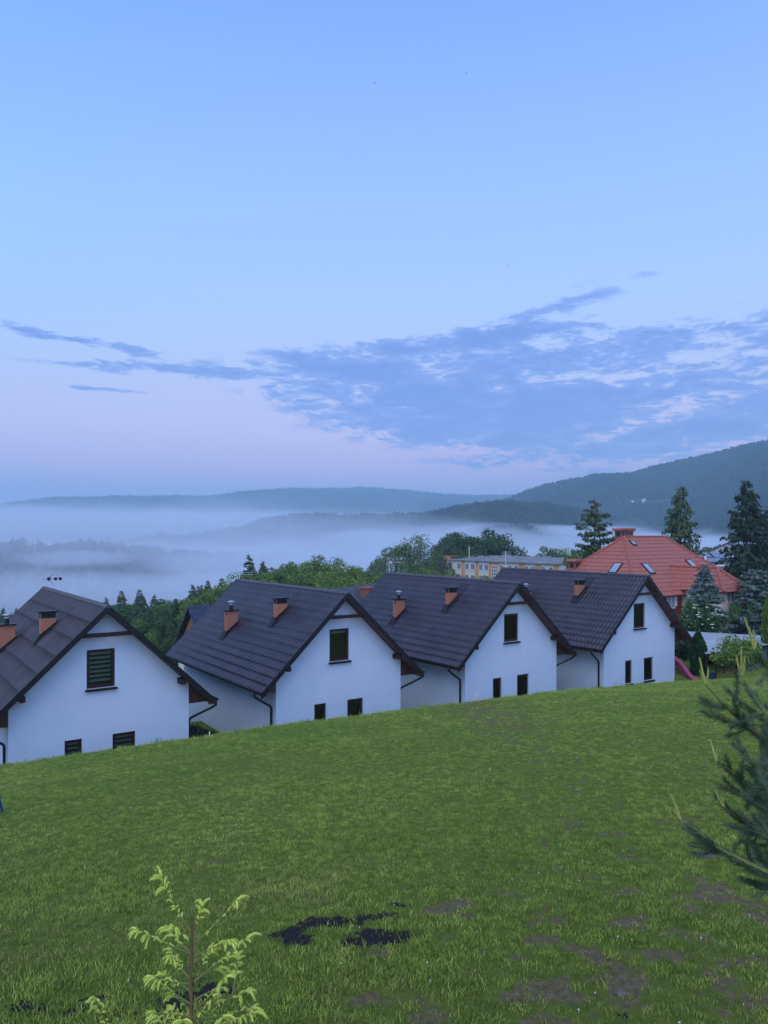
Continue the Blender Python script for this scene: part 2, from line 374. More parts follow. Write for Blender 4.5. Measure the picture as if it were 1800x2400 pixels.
def terrain_z(X, Y):
    X = np.asarray(X, float); Y = np.asarray(Y, float)
    r = np.hypot(X, Y); azm = np.arctan2(X, Y); u = 900 + F*np.tan(np.clip(azm, -1.1, 1.1))
    lr = np.log(np.maximum(r, 20)); LR = np.log(R_T); ZT = np.array(Z_T); AT = np.arctan2(np.array(U_T)-900, F)
    ai = np.clip(np.searchsorted(AT, azm)-1, 0, len(AT)-2); af = np.clip((azm-AT[ai])/(AT[ai+1]-AT[ai]), 0, 1)
    ri = np.clip(np.searchsorted(LR, lr)-1, 0, len(LR)-2); rf = np.clip((lr-LR[ri])/(LR[ri+1]-LR[ri]), 0, 1)
    z = (ZT[ai, ri]*(1-rf)+ZT[ai, ri+1]*rf)*(1-af) + (ZT[ai+1, ri]*(1-rf)+ZT[ai+1, ri+1]*rf)*af
    for (Rr, a, b, pr) in RIDGE:
        pu = np.array([p[0] for p in pr], float); pv = np.array([p[1] for p in pr], float)
        yy = Rr*np.cos(azm); top = (V0-np.interp(u, pu, pv))/F*yy
        rr = Rr*(1 + .10*np.sin(azm*9+Rr) + .05*np.sin(azm*23+2*Rr))          # ridge line wanders in depth
        top = top*rr/Rr
        d = r - rr
        h = top - np.where(d < 0, -d*a, d*b) - (12 if Rr < 3000 else 0)*np.clip(np.abs(d)/200, 0, 1)*nz2(X*.006, Y*.006, int(Rr))*2
        soft = .008*Rr
        h = np.where(np.abs(d) < 60+soft, h - 0*d, h)
        k = 14.0; q = np.clip(.5+.5*(h-z)/k, 0, 1); z = z*(1-q)+h*q + k*q*(1-q)*(r > 400)*.5
    return z + np.clip((r-150)/400, 0, 1)*3*nz2(X*.02, Y*.02, 9)
def ground_hit(u, v, r0=45., r1=7000.):
    rr = ray(u, v); Y = np.exp(np.linspace(math.log(r0), math.log(r1), 9000)); k = np.argmax(terrain_z(rr.x*Y, Y) >= rr.z*Y); y = Y[k]
    return Vector((rr.x*y, y, float(terrain_z(rr.x*y, y))))
def land():
    a = np.linspace(-1.05, 1.05, 520)
    r = np.concatenate([np.linspace(3, 40, 12), np.exp(np.linspace(math.log(43), math.log(9000), 420))])
    A, Rg = np.meshgrid(a, r); X = Rg*np.sin(A); Y = Rg*np.cos(A); Z = terrain_z(X, Y)
    Z = np.where(Rg < 43, -11.6, Z)
    V = np.stack([X, Y, Z], -1).reshape(-1, 3); na, nr = len(a), len(r)
    i = (np.arange(nr-1)[:, None]*na + np.arange(na-1)).ravel(); Q = np.stack([i, i+1, i+1+na, i+na], 1)
    m = pmat('meadow_land', [(.020, .035, .012), (.040, .065, .018), (.065, .095, .026)], scale=.02, rough=.95, spec=.1, world=True, bump=.4, bscale=.5, detail=8)
    tag(obj('terrain', mesh_np('terrain', V, Q, m, True)), kind='structure')
land()

# ------------------------------------------------------------------ scatter (for stuff only): points mesh + geometry nodes
def scatter(name, P, scl, rz, variants, mat_label, tilt=None):
    me = bpy.data.meshes.new(name); n = len(P)
    me.vertices.add(n); me.vertices.foreach_set('co', np.asarray(P, np.float32).ravel())
    a = me.attributes.new('scl', 'FLOAT', 'POINT'); a.data.foreach_set('value', np.asarray(scl, np.float32))
    a = me.attributes.new('rot', 'FLOAT_VECTOR', 'POINT')
    rv = np.zeros((n, 3), np.float32); rv[:, 2] = rz
    if tilt is not None: rv[:, :2] = tilt
    a.data.foreach_set('vector', rv.ravel())
    a = me.attributes.new('idx', 'INT', 'POINT'); a.data.foreach_set('value', np.random.RandomState(n).randint(0, len(variants), n).astype(np.int32))
    c = bpy.data.collections.new(name + '_source')
    for k, vm in enumerate(variants): c.objects.link(bpy.data.objects.new('%s_tuft_%d' % (name, k), vm))
    o = obj(name, me); tag(o, mat_label, None, None, 'stuff')
    g = bpy.data.node_groups.new(name, 'GeometryNodeTree')
    g.interface.new_socket('Geometry', in_out='INPUT', socket_type='NodeSocketGeometry'); g.interface.new_socket('Geometry', in_out='OUTPUT', socket_type='NodeSocketGeometry')
    gi = g.nodes.new('NodeGroupInput'); go = g.nodes.new('NodeGroupOutput')
    ci = g.nodes.new('GeometryNodeCollectionInfo'); ci.inputs[0].default_value = c; ci.inputs['Separate Children'].default_value = True; ci.inputs['Reset Children'].default_value = True
    ip = g.nodes.new('GeometryNodeInstanceOnPoints'); ip.inputs['Pick Instance'].default_value = True
    def na(nm, ty):
        q = g.nodes.new('GeometryNodeInputNamedAttribute'); q.data_type = ty; q.inputs[0].default_value = nm; return q.outputs[0]
    g.links.new(gi.outputs[0], ip.inputs['Points']); g.links.new(ci.outputs[0], ip.inputs['Instance'])
    g.links.new(na('idx', 'INT'), ip.inputs['Instance Index']); g.links.new(na('scl', 'FLOAT'), ip.inputs['Scale'])
    er = g.nodes.new('FunctionNodeEulerToRotation'); g.links.new(na('rot', 'FLOAT_VECTOR'), er.inputs[0]); g.links.new(er.outputs[0], ip.inputs['Rotation'])
    g.links.new(ip.outputs[0], go.inputs[0])
    md = o.modifiers.new('scatter', 'NODES'); md.node_group = g
    return o

def grass_mat():
    m, N, b = base_mat('grass_blades')
    p = N.new('ShaderNodeNewGeometry').outputs['Position']
    big = N.noise(p, .22, 4, .6); mid = N.noise(p, 1.6, 4, .65); fine = N.noise(p, 22, 3, .7)
    f = N.m('ADD', N.m('ADD', N.m('MULTIPLY', big, .45), N.m('MULTIPLY', mid, .35)), N.m('MULTIPLY', fine, .3))
    c = N.ramp(f, [(.34, (.115, .20, .032)), (.48, (.205, .31, .050)), (.60, (.29, .385, .070)), (.74, (.41, .44, .12))])
    oi = N.new('ShaderNodeObjectInfo'); hs = N.new('ShaderNodeHueSaturation'); N.put(hs.inputs['Color'], c)
    N.put(hs.inputs['Value'], N.m('MULTIPLY_ADD', oi.outputs['Random'], .80, .55)); N.put(hs.inputs['Hue'], N.m('MULTIPLY_ADD', oi.outputs['Random'], -.03, .513)); c = hs.outputs[0]
    sp = N.new('ShaderNodeSeparateXYZ'); N.put(sp.inputs[0], p)
    near_shade = N.m('MULTIPLY', N.ss(N.m('ADD', sp.outputs[1], N.m('MULTIPLY', N.m('SUBTRACT', mid, .5), 9.0)), 15.0, 8.0), .5)     # rough near strip darkened by depth, shading painted into the blade colour
    c = N.mix(near_shade, c, N.mix(1.0, c, (.74, .77, .70, 1), 'MULTIPLY'))
    dry = N.m('MULTIPLY', N.ss(N.noise(p, .35, 5, .65), .50, .68), N.ss(N.noise(p, 5, 4, .7), .42, .62))
    c = N.mix(N.m('MULTIPLY', dry, .7), c, (.30, .25, .11, 1))
    N.put(b.inputs['Base Color'], c); b.inputs['Roughness'].default_value = .65; b.inputs['Specular IOR Level'].default_value = .25
    return m
def grass():
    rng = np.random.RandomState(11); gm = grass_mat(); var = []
    for k in range(6):
        V = []; Q = []; nb = 20
        for i in range(nb):
            rr = .10*math.sqrt(rng.rand()); th = rng.rand()*6.28; bx, by = rr*math.cos(th), rr*math.sin(th)
            h = rng.uniform(.018, .050)*(1.7 if k == 5 and i < 4 else 1); wd = rng.uniform(.0028, .0052); la = rng.rand()*6.28; le = rng.uniform(.15, .9)*h
            fa = rng.rand()*6.28; wx, wy = wd*math.cos(fa), wd*math.sin(fa); lx, ly = le*math.cos(la), le*math.sin(la)
            o = len(V)
            V += [(bx-wx, by-wy, -.01), (bx+wx, by+wy, -.01), (bx+wx*.8+lx*.4, by+wy*.8+ly*.4, h*.6), (bx-wx*.8+lx*.4, by-wy*.8+ly*.4, h*.6),
                  (bx+lx+wx*.15, by+ly+wy*.15, h), (bx+lx-wx*.15, by+ly-wy*.15, h)]
            Q += [(o, o+1, o+2, o+3), (o+3, o+2, o+4, o+5)]
        var.append(mesh_np('grass_tuft', V, Q, gm))
    P = []
    for (y0, y1, dens) in ((3.5, 9, 170), (9, 15, 180), (15, 25, 130), (25, 40, 78), (40, 60, 36)):
        n = int(dens*(y1-y0)*(y0+y1)*.68); y = np.sqrt(rng.uniform(y0*y0, y1*y1, n)); x = rng.uniform(-.68, .68, n)*y
        P.append(np.stack([x, y], 1))
    P = np.concatenate(P); X, Y = P[:, 0], P[:, 1]
    s = CG*X+SG*Y; t = -SG*X+CG*Y; d = np.interp(s, S_K, T_K) - t
    so_ = pmask(X, Y, SOILW, 21); as_ = pmask(X, Y, ASHW, 31)
    keep = (rng.rand(len(X)) > np.clip(so_*1.25, 0, .88)) & (rng.rand(len(X)) > np.clip(as_*1.35, 0, .87)) & (d > np.where(s < 46, -4, -12))
    clump = nz2(X*1.1, Y*1.1, 40); keep &= rng.rand(len(X)) < .72+.3*clump
    X, Y = X[keep], Y[keep]; Z = lawn_z(X, Y)
    hv = 1 + .30*nz2(X*.8, Y*.8, 41) + .25*nz2(X*3.1, Y*3.1, 42)
    sc = np.clip(hv, .5, 1.7)*rng.uniform(.75, 1.25, len(X))*np.interp(Y, [4, 8, 12, 18, 26, 45], [1.15, 1.02, .84, .70, .72, .9])*(1-.35*so_[keep])*np.where((np.abs(d[keep]+.4) < 1.0) & (rng.rand(keep.sum()) < .16), rng.uniform(1.5, 2.8, keep.sum()), 1.0)
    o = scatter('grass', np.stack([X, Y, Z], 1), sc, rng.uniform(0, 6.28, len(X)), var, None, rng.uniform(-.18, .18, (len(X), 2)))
    # daisies and clover heads
    fm = pmat('white_petals', [(.6, .6, .58), (.75, .75, .7)], scale=20, rough=.7)
    mb = MB(); mb.lathe([(.0015, 0), (.0015, .03), (.007, .032), (.0085, .040), (.003, .045)], n=7)
    n = 2600; y = np.sqrt(rng.uniform(36, 42*42, n)); x = rng.uniform(-.62, .62, n)*y
    cl = nz2(x*.5, y*.5, 51); right = np.clip((x/y+.1)*1.2, 0, .5)
    k = rng.rand(n) < np.clip(.12+.5*cl+right, .03, .8)*.42; x, y = x[k], y[k]
    scatter('flowers', np.stack([x, y, lawn_z(x, y)], 1), rng.uniform(.7, 1.2, len(x)), rng.uniform(0, 6, len(x)), [mb.mesh('flower_head', fm)], None, rng.uniform(-.3, .3, (len(x), 2)))
    # charcoal crumbs on the ash patches, clods on bare earth
    cm = pmat('charcoal', [(.006, .006, .008), (.02, .019, .022)], scale=30, rough=.7); em = pmat('clod', [(.09, .064, .034), (.18, .13, .07)], scale=25, rough=.95)
    def lumps(nm, mat, lst, seed, cnt, smin, smax, thr):
        vs = []
        for q in range(3):
            bmv = [Vector(p).normalized()*rng.uniform(.6, 1.1) for p in ((1,1,1),(-1,1,1),(1,-1,1),(-1,-1,1),(1,1,-1),(-1,1,-1),(1,-1,-1),(-1,-1,-1))]
            b = MB(); b.add(bmv, [(0,1,3,2),(4,6,7,5),(0,4,5,1),(2,3,7,6),(0,2,6,4),(1,5,7,3)]); vs.append(b.mesh('lump', mat))
        pts = []
        for (cx, cy, a, b_, wgt) in lst:
            n_ = int(cnt*a*b_*wgt)+4; pts.append(np.stack([cx+rng.normal(0, .6, n_)*a, cy+rng.normal(0, .6, n_)*b_], 1))
        pts = np.concatenate(pts); mk = pmask(pts[:, 0], pts[:, 1], lst, seed) > thr; pts = pts[mk]
        scatter(nm, np.stack([pts[:, 0], pts[:, 1], lawn_z(pts[:, 0], pts[:, 1])], 1), rng.uniform(smin, smax, len(pts)), rng.uniform(0, 6, len(pts)), vs, None, rng.uniform(-1, 1, (len(pts), 2)))
    lumps('charcoal_rubble', cm, ASHW, 31, 2600, .007, .026, .3)
    lumps('earth_clods', em, SOILW, 21, 130, .006, .022, .45)
grass()

# ------------------------------------------------------------------ the four white gable houses
HR, TAN, HALF, OV, LEN = 7.6, 4.39/4.6, 4.6, .6, 12.2     # ridge height, roof slope, half roof width, verge overhang, wall length
def zr(x): return HR - abs(x)*TAN
ZE = zr(HALF)
_cache = {}
def roof_mesh(matt):
    """profiled metal roof: rolled tile waves running down the slope, stepped in courses"""
    key = ('roof', matt)
    if key in _cache: return _cache[key]
    S = math.hypot(HALF, HALF*TAN); th = math.atan(TAN); rows = 14; pr = S/rows; pw = .29 if not matt else .24
    y0, y1 = -OV-.02, LEN+OV+.02; nw = int((y1-y0)/pw)
    ys = np.linspace(y0, y1, nw*8+1); ph = ((ys-y0)/pw) % 1.0
    amp = .052 if not matt else .055
    prof = amp*(np.sin(np.pi*ph)**.65 - .4)
    step = .017 if not matt else .0
    qs, of = [], []
    if not matt:
        for k in range(rows):
            for f_ in (0.0, .5, .96, 1.0): qs.append((k+f_)*pr - (0 if f_ < 1 else .004)); of.append(step*f_ - (.006 if f_ == 1.0 else 0))
    else:
        for k in range(7):
            for f_ in (0.0, .5, .97, 1.0): qs.append((k+f_)*S/7); of.append(.016*f_)
    qs = np.array(qs); of = np.array(of); Vs, Qs, o = [], [], 0
    for sg in (-1, 1):
        Qq, Yy = np.meshgrid(qs, ys, indexing='ij'); off = of[:, None] + prof[None, :] + .012
        if matt:
            off = off + .006*nz2(Yy*1.5, Qq*1.5, 4)
        x = Qq*math.cos(th) + off*math.sin(th); z = HR - Qq*math.sin(th) + off*math.cos(th)
        V = np.stack([sg*x, Yy, z], -1).reshape(-1, 3); n = len(ys)
        i = (np.arange(len(qs)-1)[:, None]*n + np.arange(n-1)).ravel()
        Q = np.stack([i, i+1, i+1+n, i+n], 1) if sg > 0 else np.stack([i+n, i+1+n, i+1, i], 1)
        Vs.append(V); Qs.append(Q+o); o += len(V)
    me = mesh_np('roof', np.concatenate(Vs), np.concatenate(Qs), M['roof_matt' if matt else 'roof'], False)
    _cache[key] = me; return me
def ridge_mesh(matt):
    key = ('ridge', matt)
    if key in _cache: return _cache[key]
    b = MB(); y = -OV-.06; n = 9
    while y < LEN+OV:
        y2 = min(y+.39, LEN+OV+.04); vs = []
        for (yy, r) in ((y, .135), (y2, .118)):
            for j in range(n):
                a = math.pi*j/(n-1); vs.append((-r*1.15*math.cos(a), yy, HR-.055 + r*math.sin(a)))
        b.add(vs, [(j, j+1, n+j+1, n+j) for j in range(n-1)] + [tuple(range(n-1, -1, -1))]); y += .37
    _cache[key] = b.mesh('ridge_cap', pmat('ridge_metal', [(.05, .042, .048), (.075, .066, .072)], scale=2, rough=.4, spec=.5)); return _cache[key]

WINS = [(-.70, .43, -3.40+HR, -1.80+HR), (-1.55, -.88, -6.86+HR, -5.38+HR), (.33, 1.27, -6.86+HR, -5.38+HR)]
def wall_mesh():
    if 'wall' in _cache: return _cache['wall']
    b = MB(); hw = 3.6; zu = lambda x: zr(x)-.21
    xs = sorted({-hw, hw, 0.0} | {w_[0] for w_ in WINS} | {w_[1] for w_ in WINS})
    for x0, x1 in zip(xs, xs[1:]):
        hs = sorted([(w_[2], w_[3]) for w_ in WINS if w_[0] <= x0+1e-6 and w_[1] >= x1-1e-6])
        z = -1.2
        for (a, c) in hs: b.quad((x0, 0, z), (x1, 0, z), (x1, 0, a), (x0, 0, a)); z = c
        b.quad((x0, 0, z), (x1, 0, z), (x1, 0, zu(x1)), (x0, 0, zu(x0)))
    dp = .17
    for (x0, x1, z0, z1) in WINS:
        b.quad((x0, 0, z0), (x0, 0, z1), (x0, dp, z1), (x0, dp, z0)); b.quad((x1, 0, z1), (x1, 0, z0), (x1, dp, z0), (x1, dp, z1))
        b.quad((x0, 0, z1), (x1, 0, z1), (x1, dp, z1), (x0, dp, z1)); b.quad((x1, 0, z0), (x0, 0, z0), (x0, dp, z0), (x1, dp, z0))
    b.quad((-hw, LEN, -1.2), (-hw, 0, -1.2), (-hw, 0, zu(hw)), (-hw, LEN, zu(hw)))
    b.quad((hw, 0, -1.2), (hw, LEN, -1.2), (hw, LEN, zu(hw)), (hw, 0, zu(hw)))
    b.add([(hw, LEN, -1.2), (-hw, LEN, -1.2), (-hw, LEN, zu(hw)), (0, LEN, zu(0)), (hw, LEN, zu(hw))], [(0, 1, 2, 3, 4)])
    _cache['wall'] = b.mesh('wall', M['plaster']); return _cache['wall']

def chimney(h, x0, y0, wx, wy, top, cowl):
    """square clinker stack on the left slope; x0 is its down-slope face"""
    b = MB(); zb = zr(x0)-.15; x1 = x0+wx; y1 = y0+wy
    b.box(x0, x1, y0, y1, zb-.2, top)
    c = b.build('chimney', M['chimney'], h)
    k = MB(); k.box(x0-.07, x1+.07, y0-.07, y1+.07, top+.002, top+.07)
    if not cowl: k.box(x0+.02, x1-.02, y0-.006, y0+.02, top-.24, top-.002); k.box(x0-.006, x0+.02, y0+.03, y1-.03, top-.24, top-.002)
    k.build('chimney_cap', M['dark_metal'], c)
    if cowl:
        k = MB(); cx, cy = (x0+x1)/2, (y0+y1)/2
        k.lathe([(.11, 0), (.11, .26), (.13, .26), (.13, .29), (.10, .29)], (cx, cy, top+.07), 14)
        for a in range(3): k.box(cx+.1*math.cos(a*2.1)-.01, cx+.1*math.cos(a*2.1)+.01, cy+.1*math.sin(a*2.1)-.01, cy+.1*math.sin(a*2.1)+.01, top+.35, top+.50)
        k.lathe([(.005, .06), (.22, -.02), (.23, -.035), (.005, -.03)], (cx, cy, top+.53), 16)
        k.build('cowl', M['steel'], c, True)
        v = MB(); v.box(x0-.006, x0+.01, y0+.06, y0+.2, top-.24, top-.1); v.build('vent', M['black'], c)
    f = MB(); e = .16
    # upstands and apron of dark sheet lying just over the tiles
    for (ya, yb) in ((y0-.02, y0-.004), (y1+.004, y1+.02)):
        f.add([(x0-.3, ya, zr(x0-.3)+.03), (x1+.05, ya, zr(x1+.05)+.03), (x1+.05, ya, zr(x1)+.22), (x0-.02, ya, zr(x0)+.26),
               (x0-.3, yb, zr(x0-.3)+.03), (x1+.05, yb, zr(x1+.05)+.03), (x1+.05, yb, zr(x1)+.22), (x0-.02, yb, zr(x0)+.26)],
              [(0,1,2,3),(7,6,5,4),(0,3,7,4),(1,5,6,2),(3,2,6,7),(0,4,5,1)])
    f.add([(x0-.02, y0-.02, zr(x0)+.26), (x0-.02, y1+.02, zr(x0)+.26), (x0-.36, y1+.1, zr(x0-.36)+.055), (x0-.36, y0-.1, zr(x0-.36)+.055)], [(0,1,2,3)])
    f.add([(x0-.3, y0-.02, zr(x0-.3)+.052), (x1+.8, y0-.02, zr(x1+.8)+.052), (x1+.8, y0-.2, zr(x1+.8)+.052), (x0-.36, y0-.2, zr(x0-.36)+.052)], [(0,1,2,3)])
    f.add([(x1, y0-.2, zr(x1)+.056), (x1+.8, y0-.2, zr(x1+.8)+.056), (x1+.8, y1+.2, zr(x1+.8)+.056), (x1, y1+.2, zr(x1)+.056)], [(3,2,1,0)])
    f.build('flashing', M['flash'], c)
M['flash'] = pmat('brown_flashing', [(.014, .011, .014), (.022, .018, .021)], scale=3, rough=.6, spec=.25)

def half_gutter(x, z, r=.075):
    b = MB(); n = 9; vs = []
    for yy in (-OV-.02, LEN+OV):
        for rr in (r, r-.008):
            for j in range(n): a = math.pi + math.pi*j/(n-1); vs.append((x+rr*math.cos(a), yy, z+rr*math.sin(a)))
    o = 2*n
    fs = [(j, j+1, o+j+1, o+j) for j in range(n-1)] + [(n+j+1, n+j, o+n+j, o+n+j+1) for j in range(n-1)]
    fs += [(0, o, o+n, n), (n-1, 2*n-1, o+2*n-1, o+n-1), tuple(range(n)), tuple(range(o, o+n))]
    return b.add(vs, fs)

def house(i, apex, label, blinds=False, matt=False, meter=None, antenna=0, ant_rot=0.):
    A = Vector(apex); base = A + L*OV; base.z = A.z - HR
    h = thing('white_house', label, 'house', base, YAW, 'white gable houses below the lawn')
    rm = roof_mesh(matt)
    obj('wall', wall_mesh(), h)
    rf = obj('roof', rm, h); obj('ridge_cap', ridge_mesh(matt), rf)
    if 'deck' not in _cache:
        b = MB(); x = HALF-.06; up = lambda q: zr(q)-.07; lo = lambda q: zr(q)-.20
        b.prism([(-x, lo(x)), (0, lo(0)), (x, lo(x)), (x, up(x)), (0, up(0)), (-x, up(x))], -OV, LEN+OV)
        _cache['deck'] = b.mesh('soffit', M['soffit'])
        fb = MB(); y = -OV
        for sg in (-1, 1):
            for (ya, yb) in ((-OV-.045, -OV-.004), (LEN+OV+.004, LEN+OV+.045)):
                xo = (HALF+.05)*sg
                pl = [(0, zr(0)+.07), (0, zr(0)-.24), (xo, zr(xo)-.22), (xo, zr(xo)+.07)]
                if sg < 0: pl = pl[::-1]
                _cache['verge', sg, ya < 0] = MB().prism(pl, ya, yb).mesh('verge_board', M['dark_metal'])
                y2a, y2b = (ya, ya+.2) if ya < 0 else (yb-.2, yb)
        for sg in (-1, 1):
            b = MB(); pl = [(3.602, ZE-.12), (4.44, ZE-.12), (4.44, zr(4.44)-.205), (3.602, zr(3.602)-.205)]
            if sg < 0: pl = [(-x_, z_) for x_, z_ in pl][::-1]
            _cache['panel', sg] = b.prism(pl, .004, .03).mesh('eave_panel', M['panel'])
            b = MB(); xa, xb = sorted((sg*4.46, sg*4.53)); b.box(xa, xb, -OV+.01, LEN+OV-.01, ZE-.16, zr(4.53)-.1)
            xa, xb = sorted((sg*4.30, sg*4.458)); b.box(xa, xb, -OV+.01, -OV+.12, ZE-.16, zr(4.458)-.205)
            _cache['fascia', sg] = b.mesh('fascia', M['fascia'])
            b = MB(); xa, xb = sorted((sg*3.60, sg*4.458)); b.box(xa, xb, .032, LEN, ZE-.14, ZE-.12); _cache['esof', sg] = b.mesh('eave_soffit', M['soffit'])
            b = half_gutter(sg*4.69, ZE+.06); _cache['gutter', sg] = b.mesh('gutter', M['dark_metal'], False)
            b = MB(); y0, y1 = (.05, .32) if sg < 0 else (-.42, .22)
            b.tube([(sg*4.69, y0, ZE), (sg*4.69, y0, ZE-.20), (sg*4.66, y0+.02, ZE-.27), (sg*4.58, y0+.04, ZE-.32), (sg*3.82, y1-.03, ZE-.80), (sg*3.74, y1, ZE-.86), (sg*3.70, y1, ZE-.95), (sg*3.70, y1, -1.0)], .055, 10)
            _cache['pipe', sg] = b.mesh('downpipe', M['dark_metal'], True)
            b = MB(); xa, xb = sorted((sg*3.08, sg*3.26)); b.box(xa, xb, -OV+.06, 0, zr(3.17)-.52, zr(3.26)-.205); _cache['purlin', sg] = b.mesh('purlin_end', M['beam'])
        b = MB(); b.prism([(-1.0, HR-1.24), (1.0, HR-1.24), (.88, HR-1.08), (-.88, HR-1.08)], -.52, -.38); _cache['tie'] = b.mesh('tie_beam', M['beam'])
    obj('soffit', _cache['deck'], h); obj('tie_beam', _cache['tie'], h)
    for sg in (-1, 1):
        for fr in (True, False): obj('verge_board', _cache['verge', sg, fr], rf)
        obj('eave_panel', _cache['panel', sg], h); obj('fascia', _cache['fascia', sg], h); obj('eave_soffit', _cache['esof', sg], h)
        obj('gutter', _cache['gutter', sg], h); obj('downpipe', _cache['pipe', sg], h); obj('purlin_end', _cache['purlin', sg], h)
    for n_, (x0, x1, z0, z1) in enumerate(WINS):
        fr = MB(); fw = .075; y0, y1 = .085, .165
        fr.box(x0, x0+fw, y0, y1, z0, z1); fr.box(x1-fw, x1, y0, y1, z0, z1)
        fr.box(x0+fw, x1-fw, y0, y1, z0, z0+fw); fr.box(x0+fw, x1-fw, y0, y1, z1-fw, z1)
        a, c, d_, e = x0+fw, x1-fw, z0+fw, z1-fw; iw = .05
        fr.box(a, a+iw, y0-.018, y1-.02, d_, e); fr.box(c-iw, c, y0-.018, y1-.02, d_, e); fr.box(a+iw, c-iw, y0-.018, y1-.02, d_, d_+iw); fr.box(a+iw, c-iw, y0-.018, y1-.02, e-iw, e)
        wo_ = fr.build('window', M['frame'], h)
        MB().box(a+iw, c-iw, .118, .126, d_+iw, e-iw).build('pane', M['glass'], wo_)
        sb = MB(); sb.box(x0-.07, x1+.07, -.13, .08, z0-.05, z0-.012); sb.box(x0-.07, x1+.07, -.13, -.115, z0-.10, z0-.05); sb.build('sill', M['dark_metal'], wo_)
        rb = MB(); rb.box(x0, x1, .6, .62, z0, z1); rb.build('dark_backing', M['room'], wo_)  # dark sheet behind the pane, the unlit room's shade put into its colour
        bb = MB()
        if blinds:
            z = e-iw
            while z > d_+iw+.1: bb.box(a+iw+.01, c-iw-.01, .15, .156, z-.105, z-.01); z -= .185
        elif n_ == 0: bb.box(a+iw+.01, c-iw-.01, .15, .156, e-iw-.1, e-iw-.01)
        if bb.v: bb.build('blind', M['blind'], wo_)
    chimney(h, -2.90, 8.1-OV, .66, .40, zr(-2.90)+1.36, True)
    chimney(h, -1.80, 4.2-OV, .64, .34, zr(-1.80)+1.20, False)
    if meter:
        MB().box(meter[0], meter[0]+.34, -.035, -.001, meter[1], meter[1]+.45).build('meter_box', M['grey_plastic'], h)
    if antenna:
        b = MB(); y = LEN+OV-.25; mh = (.56, .54, .85, 1.35)[i]; b.tube([(0.05, y, HR-.1), (0.05, y, HR+mh)], .024, 6); mast = b.build('antenna_mast', M['grey_plastic'], h)
        b = MB(); ca, sa = math.cos(ant_rot), math.sin(ant_rot); Lb = 1.15 if antenna != 1 else .85
        P = lambda q, r, z: (0.05 + ca*q - sa*r, y + sa*q + ca*r, z)
        if antenna < 3:
            zz = HR+mh-.09
            b.tube([P(-.15, 0, zz), P(Lb, 0, zz+.02)], .014, 5)
            for q in np.arange(.22, Lb, .13): b.tube([P(q, -.13, zz+.02), P(q, .13, zz+.02)], .008, 4)
            for s_ in (1, -1): b.tube([P(.12, 0, zz), P(.38, 0, zz+s_*.26)], .010, 4); b.tube([P(.12, .2*s_, zz), P(.3, .2*s_, zz+s_*.18)], .008, 4)
            b.box(*sorted((P(.16,0,0)[0]-.07, P(.16,0,0)[0]+.07)), y-.07, y+.07, zz-.09, zz+.1)
            if antenna == 1:
                for q in (.50, .74): b.lathe([(.02, -.09), (.075, -.07), (.075, .08), (.02, .09)], P(q, 0, zz), 8)
        else:
            for zz in np.arange(HR+.55, HR+1.3, .12): b.tube([P(-.3, .05, zz), P(.42, .05, zz)], .010, 4)
            for q in np.linspace(-.3, .42, 7): b.tube([P(q, .05, HR+.52), P(q, .05, HR+1.28)], .008, 4)
            b.tube([P(0, 0, HR+.9), P(.95, -.1, HR+.98)], .014, 5)
            for q in np.arange(.3, .95, .13): b.tube([P(q, -.16, HR+.95), P(q, .12, HR+.95)], .008, 4)
        b.build('antenna_array', M['black'] if antenna == 1 else M['steel'], mast)
    return h
house(0, (-11.239, 30.915, -2.946), 'leftmost white gable house, matt brown roof, striped blinds in its windows', True, True, antenna=1, ant_rot=R(-8))
house(1, (-1.763, 37.18, -2.886), 'second white gable house from the left, both orange chimneys in full view', antenna=2, ant_rot=R(-14))
house(2, (7.764, 43.195, -2.772), 'third white gable house from the left, meter box on its gable wall', meter=(-2.95, 1.0), antenna=2, ant_rot=R(-50))
house(3, (16.912, 48.495, -2.653), 'rightmost white gable house, in front of the red roofed villa', meter=(-2.6, .95), antenna=3, ant_rot=R(-20))

# ------------------------------------------------------------------ vegetation builders (numpy leaf clumps)
LEAF = {}
def leaf(name, cols, rnd=.12): LEAF[name] = pmat(name, cols, scale=1.6, rough=.7, spec=.2, rnd=rnd, detail=3); return LEAF[name]
leaf('leaf_mid', [(0.058, 0.109, 0.026), (0.102, 0.174, 0.038), (0.152, 0.232, 0.052)])
leaf('leaf_bright', [(0.081, 0.149, 0.027), (0.135, 0.223, 0.041), (0.203, 0.284, 0.061)])
leaf('leaf_dark', [(0.027, 0.065, 0.024), (0.049, 0.100, 0.030), (0.074, 0.135, 0.041)])
leaf('leaf_grey', [(0.070, 0.105, 0.056), (0.112, 0.154, 0.077), (0.154, 0.196, 0.098)])
leaf('needle_dark', [(0.018, 0.037, 0.025), (0.033, 0.060, 0.035), (0.050, 0.083, 0.043)])
leaf('needle_mid', [(0.041, 0.074, 0.030), (0.068, 0.111, 0.041), (0.101, 0.149, 0.051)])
leaf('needle_blue', [(0.063, 0.109, 0.098), (0.121, 0.178, 0.155), (0.207, 0.270, 0.230)])
leaf('needle_thuja', [(.012, .040, .014), (.022, .062, .020), (.038, .085, .026)])
leaf('needle_lime', [(.07, .13, .02), (.11, .18, .03), (.15, .22, .04)])

